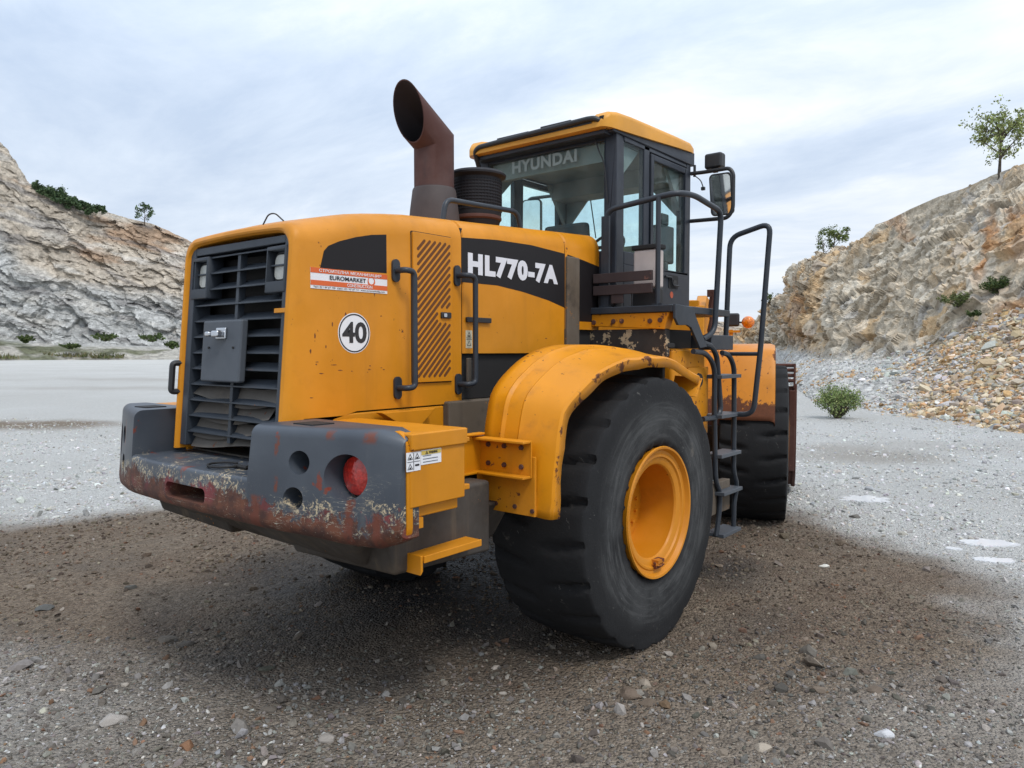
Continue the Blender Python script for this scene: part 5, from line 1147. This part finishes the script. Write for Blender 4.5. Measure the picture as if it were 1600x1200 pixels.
for s in (-1, 1):
    dr = MB(); ya, yb = sorted((s * (CY + .012), s * (CY - .04))); x0, x1 = 1.17, 1.822
    dr.box(x0, x1, ya, yb, CZ0 + .01, 2.505).box(x0, x0 + .045, ya, yb, 2.505, CZ1 - .06).box(x1 - .05, x1, ya, yb, 2.505, CZ1 - .06).box(x0 + .045, x1 - .05, ya, yb, CZ1 - .11, CZ1 - .06)
    do = dr.build('cab_door', M['cabgrey'], L, bevel=.008)
    yc = s * (CY - .01); MB().box(x0 + .04, x1 - .045, yc - .003, yc + .003, 2.50, CZ1 - .105).build('door_window', M['glass'], do)
    hp = MB(); yh = s * (CY + .012); hp.prism(rrect(1.475, 1.645, 2.365, 2.475, .012), 'xz', yh - .004, yh + .004); hp.build('handle_recess', M['dark'], do)
    hh = MB(); hh.tube([(1.40, yh + s * .012, 2.455), (1.50, yh + s * .016, 2.455), (1.52, yh + s * .02, 2.39), (1.62, yh + s * .02, 2.39)], .009, .015, n=8); hh.box(1.55, 1.60, yh - .012, yh + .012, 2.405, 2.435); hh.build('door_handle', M['black'], do)
    if s < 0: MB().prism(disc(1.535, 2.312, .028, 14), 'xz', yh - .0015, yh + .001).build('round_sticker', plain('faded_red_sticker', (.40, .07, .025), .6, var=.5), do)
    MB().box(CX0 + .11, 1.08, s * (CY - .012) - .003, s * (CY - .012) + .003, 2.595, CZ1 - .045).build('side_window', M['glass'], cab)
rw = MB().box(CX0 + .004, CX0 + .010, -CY + pw - .005, CY - pw + .005, 2.595, CZ1 - .05).build('rear_window', M['glass'], cab)
MB().box(CX1 - .03, CX1 - .024, -CY + pw - .005, CY - pw + .005, 2.445, CZ1 - .095).build('windscreen', M['glass'], cab)
# grey band of the rear window and lettering
hl, hr = at_x(800, 272, CX0), at_x(901, 254.5, CX0); hz1 = at_x(801, 253, CX0)[2]
text_mesh('HYUNDAI', hl[1], hr[1], hl[2], hz1, lambda u, w, d: (CX0 + .0025 - d, u, w), offset=.04, extrude=.001, spacing=1.1).build('maker_lettering', plain('grey_lettering', (.22, .27, .265), .6, var=.05), cab, smooth=0)
# interior
it = MB(); it.box(CX0 + .06, CX1 - .06, -CY + .06, CY - .06, CZ1 - .05, CZ1 - .02).box(CX0 + .055, CX0 + .115, -CY + .11, CY - .11, 3.28, CZ1 - .05)
it.box(CX1 - .30, CX1 - .06, -CY + .08, CY - .08, 3.27, CZ1 - .05)
it.prism([(-CY + .1, CZ1 - .06), (-.22, CZ1 - .06), (-CY + .1, 3.02)], 'yz', CX1 - .085, CX1 - .055).prism([(CY - .1, CZ1 - .06), (.22, CZ1 - .06), (CY - .1, 3.02)], 'yz', CX1 - .085, CX1 - .055)
for s in (-1, 1):
    ya, yb = sorted((s * (CY - .055), s * (CY - .09))); it.prism([(CX0 + .08, CZ1 - .06), (CX0 + .42, CZ1 - .06), (CX0 + .08, 3.10)], 'xz', ya, yb); it.prism([(CX1 - .08, CZ1 - .06), (CX1 - .36, CZ1 - .06), (CX1 - .08, 3.06)], 'xz', ya, yb)
it.build('headliner', M['liner'], cab)
se = MB(); se.box(1.0, 1.48, -.24, .24, 2.42, 2.56).box(.95, 1.07, -.20, .20, 2.56, 2.90, Matrix.Rotation(R_(-8), 3, 'Y')).box(1.05, 1.40, -.20, .20, CZ0 + .05, 2.42)
se.build('seat', M['fabric'], cab, bevel=.03, seg=3)
stw = MB(); stw.tube([(1.62 + .10 * math.cos(t), .17 * math.sin(t), 2.78 + .13 * math.cos(t)) for t in np.linspace(0, 2 * math.pi, 25)[:-1]], .014, n=8, closed=True); stw.tube([(1.62, 0, 2.78), (1.76, 0, 2.45), (1.78, 0, CZ0 + .05)], .035, .02, n=10); stw.box(1.58, 1.66, -.16, .16, 2.77, 2.79); stw.build('steering_wheel', M['black'], cab)
cs = MB(); cs.box(1.56, 1.80, -.58, -.42, 2.60, 2.92).box(1.60, 1.72, -.57, -.50, 2.92, 3.02).box(1.10, 1.45, -.55, -.38, 2.45, 2.64).box(1.6, 1.66, -.60, -.52, 2.44, 2.6); cs.build('side_console', M['fabric'], cab, bevel=.015)
MB().prism([(-.60, 2.53), (-.30, 2.53), (-.34, 2.70), (-.56, 2.70)], 'yz', 1.18, 1.34).build('seat_bag', plain('khaki_cover', (.16, .15, .08), .9), cab, bevel=.02)
# roof
def roof_ring(x, hw, z0, z1, r): 
    P = [(x, -hw, z0), (x, -hw, z1 - r)]
    for k in range(1, 6): t = R_(90 * k / 5); P.append((x, -hw + r - r * math.cos(t), z1 - r + r * math.sin(t)))
    P += [(x, hw - r + r * math.cos(R_(90 - 90 * k / 5)), z1 - r + r * math.sin(R_(90 - 90 * k / 5))) for k in range(6)] + [(x, hw, z0)]; return P
def roof_sec(x, hw, z0, zs, zm, r):
    P = [(x, -hw, z0), (x, -hw, zs - r)]
    for k in range(1, 6): t = R_(90 * k / 5); P.append((x, -hw + r - r * math.cos(t), zs - r + r * math.sin(t)))
    P += [(x, -hw + .13, zs - .002), (x, -hw + .17, zm)]
    return P + [(a, -b_, c) for a, b_, c in P[::-1]]
rf = MB(); rf.loft([roof_sec(.505, .64, 3.478, 3.520, 3.512, .012), roof_sec(.52, .67, 3.475, 3.55, 3.528, .025), roof_sec(.56, .695, 3.473, 3.592, 3.538, .04), roof_sec(.66, .705, 3.475, 3.612, 3.555, .045), roof_sec(.85, .71, 3.485, 3.622, 3.59, .045), roof_sec(1.2, .71, 3.510, 3.632, 3.61, .045), roof_sec(1.6, .71, 3.540, 3.642, 3.62, .045), roof_sec(1.85, .705, 3.557, 3.645, 3.62, .04), roof_sec(1.93, .69, 3.562, 3.625, 3.61, .03), roof_sec(1.965, .67, 3.565, 3.60, 3.595, .012)])
roof = rf.build('cab_roof', M['roof_yellow'], L, smooth=40)
MB().hexa([(.60, -.69, 3.455), (1.95, -.69, 3.455), (1.95, .69, 3.455), (.60, .69, 3.455), (.60, -.69, 3.482), (1.95, -.69, 3.57), (1.95, .69, 3.57), (.60, .69, 3.482)]).box(.56, .66, -.64, .64, 3.44, 3.472).build('roof_underside', M['cabgrey'], roof, bevel=.006)
rl = MB(); rl.tube([(.60, .63, 3.38), (.51, .60, 3.50), (.50, .55, 3.528), (.49, .2, 3.533), (.49, -.54, 3.545), (.50, -.60, 3.54), (.57, -.66, 3.485)], .020, .05, n=10)
rl.box(.50, .56, -.56, .53, 3.512, 3.538).box(.49, .55, .02, .34, 3.545, 3.560).box(.49, .55, -.38, -.10, 3.553, 3.570); rl.build('roof_rail', M['black'], roof)
MB().box(.512, .535, -.655, -.62, 3.525, 3.555).build('roof_bracket', M['dark'], roof)
cb = MB(); cb.tube([(.64, -.50, 3.46), (.635, -.53, 3.36), (.64, -.585, 3.25), (.645, -.60, 3.10), (.65, -.61, 2.95)], .005, .05, n=6); cb.build('roof_cable', M['black'], L)
# mirrors and lamps around the cab
mr = MB(); mr.tube([(1.9, -.68, 3.385), (1.92, -.80, 3.385), (1.9, -1.03, 3.38), (1.9, -1.065, 3.33), (1.9, -1.065, 3.03), (1.9, -1.02, 2.965), (1.9, -.68, 2.975)], .017, .05, n=10)
ma = mr.build('mirror_arm', M['black'], L)
def ext_mirror(c, w, h, yaw, name='mirror', pit=0.):
    P = rrect(-w / 2, w / 2, -h / 2, h / 2, .035); q = Matrix.Translation(c) @ Matrix.Rotation(yaw, 4, 'Z') @ Matrix.Rotation(pit, 4, 'Y'); m = MB()
    T = lambda x, y, z: tuple(q @ Vector((x, y, z)))
    m.loft([[T(.0, y, z) for y, z in P], [T(.012, y * 1.03, z * 1.02) for y, z in P], [T(.05, y, z) for y, z in P], [T(.075, y * .75, z * .85) for y, z in P]]); o = m.build(name, M['black'], L)
    g = MB(); g.loft([[T(-.004, y * .9, z * .94) for y, z in P], [T(.0, y * .9, z * .94) for y, z in P]]); g.build('mirror_glass', M['mirror'], o, smooth=0); return o
ext_mirror((1.88, -.965, 3.165), .19, .345, R_(4), pit=R_(-11))
mr = MB(); mr.tube([(1.9, .68, 3.385), (1.9, 1.10, 3.40), (1.9, 1.16, 3.33), (1.9, 1.16, 3.06), (1.9, 1.10, 3.0), (1.9, .68, 2.98)], .017, .05, n=10); mr.build('mirror_arm', M['black'], L)
ext_mirror((1.87, 1.05, 3.20), .20, .36, R_(20))
fm = MB(); P0, P1 = at_x(921, 300, 2.08), at_x(931, 372, 2.08); fm.tube([tuple(P1), tuple(P0)], .006, n=6); fm.build('mirror_stalk', M['black'], L)
ext_mirror(tuple(at_x(920, 287, 2.08)), .19, .15, R_(25))
wl_ = MB(); wl_.box(1.90, 2.0, -.955, -.80, 3.405, 3.535); wlo = wl_.build('work_lamp', M['black'], L, bevel=.02, seg=3)
MB().box(2.0, 2.008, -.945, -.81, 3.415, 3.525).build('work_lamp_lens', M['lamp'], wlo); MB().box(1.92, 1.97, -.90, -.86, 3.375, 3.405).build('work_lamp_bracket', M['black'], wlo)
cb = MB(); cb.tube([(1.90, -.72, 3.36), (1.89, -.78, 3.31), (1.89, -.80, 3.25)], .005, .03, n=6); cb.box(1.878, 1.902, -.815, -.785, 3.225, 3.252); cb.tube([(1.93, -.70, 3.46), (1.92, -.705, 3.40), (1.93, -.70, 3.36)], .012, .03, n=6); cb.build('lamp_cable', M['black'], L)
# --- platform beside the cab (right), rails, ladder
PX = .55
M['peel'] = paint('peeling_black_paint', (.02, .017, .016), .7, chip=.17, dirt=.5, dirtcol=(.05, .035, .025), chipcol=(.25, .19, .12), chipscale=9, streak=.3)
pf = MB(); pf.box(PX, 1.55, -1.20, -.45, 2.115, 2.165); pfo = pf.build('side_platform', M['railgrey'], L, bevel=.006)
MB().box(.58, .64, -1.14, .30, 1.80, 2.0).box(.235, .40, -.50, .50, 1.62, 2.45).build('rear_bulkhead', M['peel'], L, bevel=.01)
pl_ = MB().box(.225, .385, -.545, -.50, 1.60, 2.52); pl_.build('corner_post', M['grime'], L, bevel=.012)
bm_ = MB(); bm_.hexa([(.565, -.36, 2.035), (.565, -1.13, 1.995), (.66, -1.13, 1.995), (.66, -.36, 2.035), (.565, -.36, 2.114), (.565, -1.17, 2.114), (.66, -1.17, 2.114), (.66, -.36, 2.114)])
bmo = bm_.build('platform_beam', M['yellow_worn'], L, bevel=.006)
bb = MB()
for y, z in ((-.55, 2.055), (-.72, 2.06), (-.79, 2.06), (-1.02, 2.055), (-1.1, 2.06)): bb.lathe([(.017, .555), (.019, .566)], (0, y, z), 'x', 8)
bb.build('beam_bolts', M['rusty'], bmo)
MB().box(.70, 1.15, -1.06, -.50, 1.45, 2.0).box(.60, .70, -1.15, -.5, 1.86, 1.90).build('under_platform_box', M['dark'], L, bevel=.01)
MB().box(.72, 1.28, -1.12, -.45, 1.0, 1.86).build('fuel_tank', M['yellow_worn'], L, bevel=.03)
MB().box(.95, 1.30, -1.135, -1.12, 1.20, 1.72).build('tank_hatch', M['yellow_worn'], L, bevel=.01)
MB().lathe([(.05, -1.15), (.055, -1.135)], (1.12, 0, 1.62), 'y', 20).build('tank_cap', M['dark'], L)
# outer bracket plate: runs down forward of the platform
bp = MB(); bp.prism([(PX + .005, 2.168)] + [tuple(at_y(a, b, -1.21)[[0, 2]]) for a, b in ((1080, 480), (1103, 542), (1092, 544), (1078, 512), (1072, 508), (1058, 508))] + [(PX + .005, 2.07)], 'xz', -1.222, -1.202); bp.build('platform_bracket', M['grey'], L, bevel=.004)
MB().box(1.20, 1.62, -1.20, -.70, 1.85, 1.965).build('lower_step_plate', M['grey'], L, bevel=.006)
y_out = -1.215
rl = MB(); rl.tube([(.60, -.63, 2.165), (.60, -.63, 2.885), (.62, -1.19, 2.945), (.80, -1.235, 2.95), (1.27, -1.235, 2.90), (1.20, -1.225, 1.99), (1.05, -1.20, 1.93)], .021, .085, n=12)
rl.tube([(.60, -1.06, 2.165), (.60, -1.06, 2.925)], .018, n=10); rl.box(.585, .615, -.68, -.58, 2.165, 2.18).box(.585, .615, -1.10, -1.02, 2.165, 2.18)
rl.box(.58, .60, -.665, -.60, 2.165, 2.84)
rlo = rl.build('platform_rail', M['railgrey'], L)
M['plank'] = paint('rusty_dark_board', (.045, .030, .030), .7, chip=.08, dirt=.4, dirtcol=(.10, .07, .06), seed=2.2, chipcol=(.10, .05, .04))
sb = MB(); sb.box(.555, .578, -1.035, -.545, 2.345, 2.415).box(.555, .578, -1.035, -.545, 2.255, 2.325); sb.box(.56, .575, -.80, -.70, 2.19, 2.256); sb.build('guard_board', M['plank'], L, bevel=.003)
tk = MB(); tk.box(.70, .80, -1.005, -.80, 2.30, 2.585); tko = tk.build('washer_tank', M['tank'], L, bevel=.02, seg=3); MB().box(.69, .81, -1.015, -.79, 2.585, 2.62).build('tank_lid', M['dark'], tko, bevel=.008)
gb = MB(); gb.box(.60, .68, -.72, -.56, 2.165, 2.30).box(.70, .80, -1.0, -.80, 2.165, 2.30).tube([(.59, -.70, 2.17), (.58, -.74, 2.25), (.60, -.72, 2.34)], .008, .03, n=6).tube([(.585, -.86, 2.166), (.585, -.86, 2.26)], .006, n=6); gb.build('valve_block', M['black'], L, bevel=.006)
# ladder below the platform
ld = MB(); ly = -1.20
def lad(px, py, y=ly): return tuple(at_y(px, py, y))
s1 = [lad(1083, 549), lad(1103, 551), lad(1117, 572), lad(1116, 640), lad(1118, 752), lad(1125, 768), lad(1124, 800), lad(1119, 838)]
s2 = [lad(1128, 551), lad(1139, 554), lad(1147, 572), lad(1147, 640), lad(1146, 738), lad(1152, 758), lad(1147, 782), lad(1146, 828)]
ld.tube(s1, .020, .10, n=10); ld.tube(s2, .020, .10, n=10)
lao = ld.build('ladder', M['railgrey'], L)
for (pa, pb_) in (((1117, 590), (1147, 586)), ((1117, 652), (1147, 645)), ((1117, 714), (1147, 704)), ((1121, 771), (1149, 762)), ((1120, 838), (1147, 823))):
    a, b_ = lad(*pa), lad(*pb_); MB().box(a[0] - .005, b_[0] + .005, ly - .06, ly + .10, (a[2] + b_[2]) / 2 - .014, (a[2] + b_[2]) / 2 + .014).build('rung', M['midgrey'], lao, bevel=.003)
MB().box(1.28, 1.64, ly + .02, ly + .09, .55, .80).build('ladder_back_plate', M['grime'], lao, bevel=.006)
fp = MB(); fp.box(1.14, 1.22, -1.16, -1.14, .42, .86); fp.build('ladder_side_plate', M['rusty'], lao)
ll = MB(); pa = [lad(1092, 533), lad(1112, 541), lad(1120, 556), lad(1126, 640), lad(1121, 652), lad(1098, 655)]; ll.tube(pa, .021, .05, n=10); ll.build('lower_rail', M['railgrey'], L)
r2 = MB(); X6 = 1.6; q_ = lambda px, py: tuple(at_x(px, py, X6))
r2.tube([q_(1134, 527), q_(1141, 371), q_(1204, 348), q_(1188, 548), q_(1177, 648), q_(1140, 647)], .021, .085, n=12); r2.tube([q_(1140, 553), q_(1186, 553)], .016, n=10); r2.build('entry_rail', M['railgrey'], L)
# --- front unit (steered to the left)
M['fender_front'] = edge_rust('front_fender_paint', (.58, .205, .008), 1.08, 1.62, (1.30, 1.42, .55))
def fpart(o): o.matrix_local = FM; return o
for s in (-1, 1):
    f_ = MB(); ya = [s * .63, s * .66, s * 1.0, s * 1.36, s * 1.40, s * 1.405]
    prf = [(1.00, 1.14), (1.06, 1.32), (1.16, 1.58), (1.28, 1.79), (1.36, 1.855), (1.60, 1.90), (1.95, 1.92), (2.3, 1.89), (2.6, 1.78)]
    dn = dense(prf, 40); f_.loft([[(x - (0 if abs(y) < 1.33 else .0), y, z - (.0 if abs(y) < 1.38 else (.015 if abs(y) < 1.402 else .05))) for x, z in dn] for y in ya], closed=False, caps=False)
    fpart(f_.build('front_fender', M['fender_front'], L, solid=.008))
ff = MB(); ff.box(.1, 1.0, -.42, .42, .78, 1.55).box(.9, 2.5, -.40, .40, .70, 1.75); ff.prism([(.75, 1.5), (1.7, 1.5), (1.62, 2.40), (1.20, 2.42), (.95, 2.30)], 'xz', -.72, -.62); ff.prism([(.75, 1.5), (1.7, 1.5), (1.62, 2.40), (1.20, 2.42), (.95, 2.30)], 'xz', .62, .72); ff.box(.95, 1.05, -.66, .66, 1.55, 2.36)
fpart(ff.build('front_frame', M['yellow'], L, bevel=.012))
hy = MB(); hy.tube([(.95, -.80, 2.44), (.97, -.78, 2.30), (.95, -.79, 2.16), (.93, -.775, 2.05), (.95, -.78, 1.95)], [.028, .03, .024, .03, .02], n=8); hy.box(.93, .99, -.83, -.74, 2.39, 2.46); fpart(hy.build('hydraulic_hose', M['rusty'], L))
fa = MB(); fa.lathe([(.16, -1.05), (.17, -.5), (.28, -.3), (.28, .3), (.17, .5), (.16, 1.05)], (FX, 0, .836), 'y', 24); fpart(fa.build('front_axle', M['grime'], L))
for s in (-1, 1):
    bmr = MB(); bmr.prism([(1.25, 2.30), (1.5, 2.40), (2.2, 2.05), (2.95, 1.15), (3.15, .55), (2.95, .45), (2.6, 1.0), (2.0, 1.70), (1.30, 2.10)], 'xz', s * .52 - .05, s * .52 + .05); fpart(bmr.build('boom_arm', M['yellow'], L, bevel=.015))
tb = MB(); tb.tube([(1.2, 0, 2.2), (2.0, 0, 2.25)], .10, n=16); tb.tube([(2.0, 0, 2.25), (2.7, 0, 1.9)], .055, n=12); fpart(tb.build('tilt_cylinder', M['yellow'], L))
tb = MB(); tb.box(2.25, 2.40, -.12, .12, 1.0, 2.0).tube([(2.33, 0, 1.05), (3.1, 0, .85)], .06, n=10); fpart(tb.build('bell_crank', M['yellow'], L))
# bucket
bk = MB(); bw = 1.66
shell = [(4.0, .10), (3.55, .08), (3.25, .13), (3.06, .30), (2.99, .60), (3.00, 1.0), (3.06, 1.40)]; inner = [(x + .03, z + .03) for x, z in shell[::-1]]
bk.prism(shell + [(3.09, 1.40)] + inner[1:-1] + [(4.0, .13)], 'xz', -bw, bw)
for s in (-1, 1): bk.prism([(4.0, .085), (3.55, .06), (3.22, .11), (3.03, .29), (2.96, .60), (2.97, 1.0), (3.03, 1.43), (3.30, 1.40), (3.72, .7)], 'xz', s * bw - .02, s * bw + .02)
bk.box(2.93, 2.99, -bw, -bw + .07, .35, 1.35).box(2.95, 2.99, -.60, -.45, .3, 1.3).box(2.95, 2.99, .45, .60, .3, 1.3)
bko = fpart(bk.build('bucket', M['rusty'], L, bevel=.008))
gd = MB()
for k, z in enumerate((1.47, 1.535, 1.60, 1.66)): gd.tube([(3.02 + .02 * k, -bw, z), (3.02 + .02 * k, bw, z)], .022, n=10)
for y in (-bw + .01, -1.0, -.5, 0, .5, 1.0, bw - .01): gd.box(3.0, 3.06, y - .012, y + .012, 1.38, 1.68)
fpart(gd.build('bucket_guard', M['rusty'], L))
# front working lamp and amber indicator on a post
lp = MB(); lp.tube([(1.98, -.86, 1.80), (1.98, -.93, 1.95), (2.0, -.93, 2.08)], .022, .04, n=10).box(1.96, 2.01, -1.03, -.88, 2.05, 2.075)
fpart(lp.build('lamp_post', M['yellow_worn'], L))
lm = MB().box(1.95, 2.05, -1.02, -.87, 2.12, 2.27); fpart(lm.build('front_lamp', M['black'], L, bevel=.022, seg=3))
am = MB().lathe([(1e-6, 1.90), (.035, 1.905), (.062, 1.93), (.070, 1.955), (.070, 1.985), (.055, 2.02), (1e-6, 2.03)], (0, -1.115, 2.165), 'x', 24); fpart(am.build('indicator_lamp', M['amber'], L))
ca = MB().tube([(1.97, -1.0, 2.165), (1.97, -1.05, 2.165)], .01, n=6); fpart(ca.build('lamp_link', M['black'], L))

# pieces that are parts of their own: one mesh per piece
def split_pieces(o, name):
    bm = bmesh.new(); bm.from_mesh(o.data); seen = set(); isl = []
    for v in bm.verts:
        if v in seen: continue
        st = [v]; seen.add(v); cur = []
        while st:
            w = st.pop(); cur.append(w)
            for e_ in w.link_edges:
                u = e_.other_vert(w)
                if u not in seen: seen.add(u); st.append(u)
        isl.append(cur)
    for cur in isl:
        ids = {v: i for i, v in enumerate(cur)}; F = [[ids[v] for v in f.verts] for f in bm.faces if f.verts[0] in ids]
        me = bpy.data.meshes.new(name); me.from_pydata([tuple(v.co) for v in cur], [], F); me.materials.append(o.data.materials[0]); smooth_by_angle(me, 35)
        n_ = bpy.data.objects.new(name, me); COL.objects.link(n_); n_.parent = o.parent; n_.matrix_local = o.matrix_local
        for md in o.modifiers:
            if md.type == 'BEVEL': q = n_.modifiers.new('b', 'BEVEL'); q.width = md.width; q.segments = md.segments; q.limit_method = 'ANGLE'; q.angle_limit = md.angle_limit
    bm.free(); bpy.data.objects.remove(o)
for o in list(COL.objects):
    for a, b_ in (('lifting_eye_pocket', 'lifting_eye_pocket'), ('valve_block', 'valve_block'), ('wheel_nuts', 'wheel_nut'), ('seam_gasket', 'seam_gasket'), ('plate_bolt', 'plate_bolt'), ('beam_bolts', 'beam_bolt'), ('bracket_bolts', 'bracket_bolt'), ('radiator_flaps', 'radiator_flap'), ('guard_board', 'guard_board'), ('rear_bulkhead', 'rear_bulkhead'), ('under_platform_box', 'under_platform_box'), ('ledge_hook', 'ledge_hook'), ('box_hinge', 'box_hinge'), ('engine_bay', 'engine_bay'), ('orange_band', 'orange_band'), ('roof_underside', 'roof_underside'), ('lamp_cable', 'lamp_cable'), ('rim_clamp', 'rim_clamp')):
        if o.name.split('.')[0] == a: split_pieces(o, b_); break
for o in COL.objects:
    if o.name.startswith('paint_chips'): o['kind'] = 'stuff'
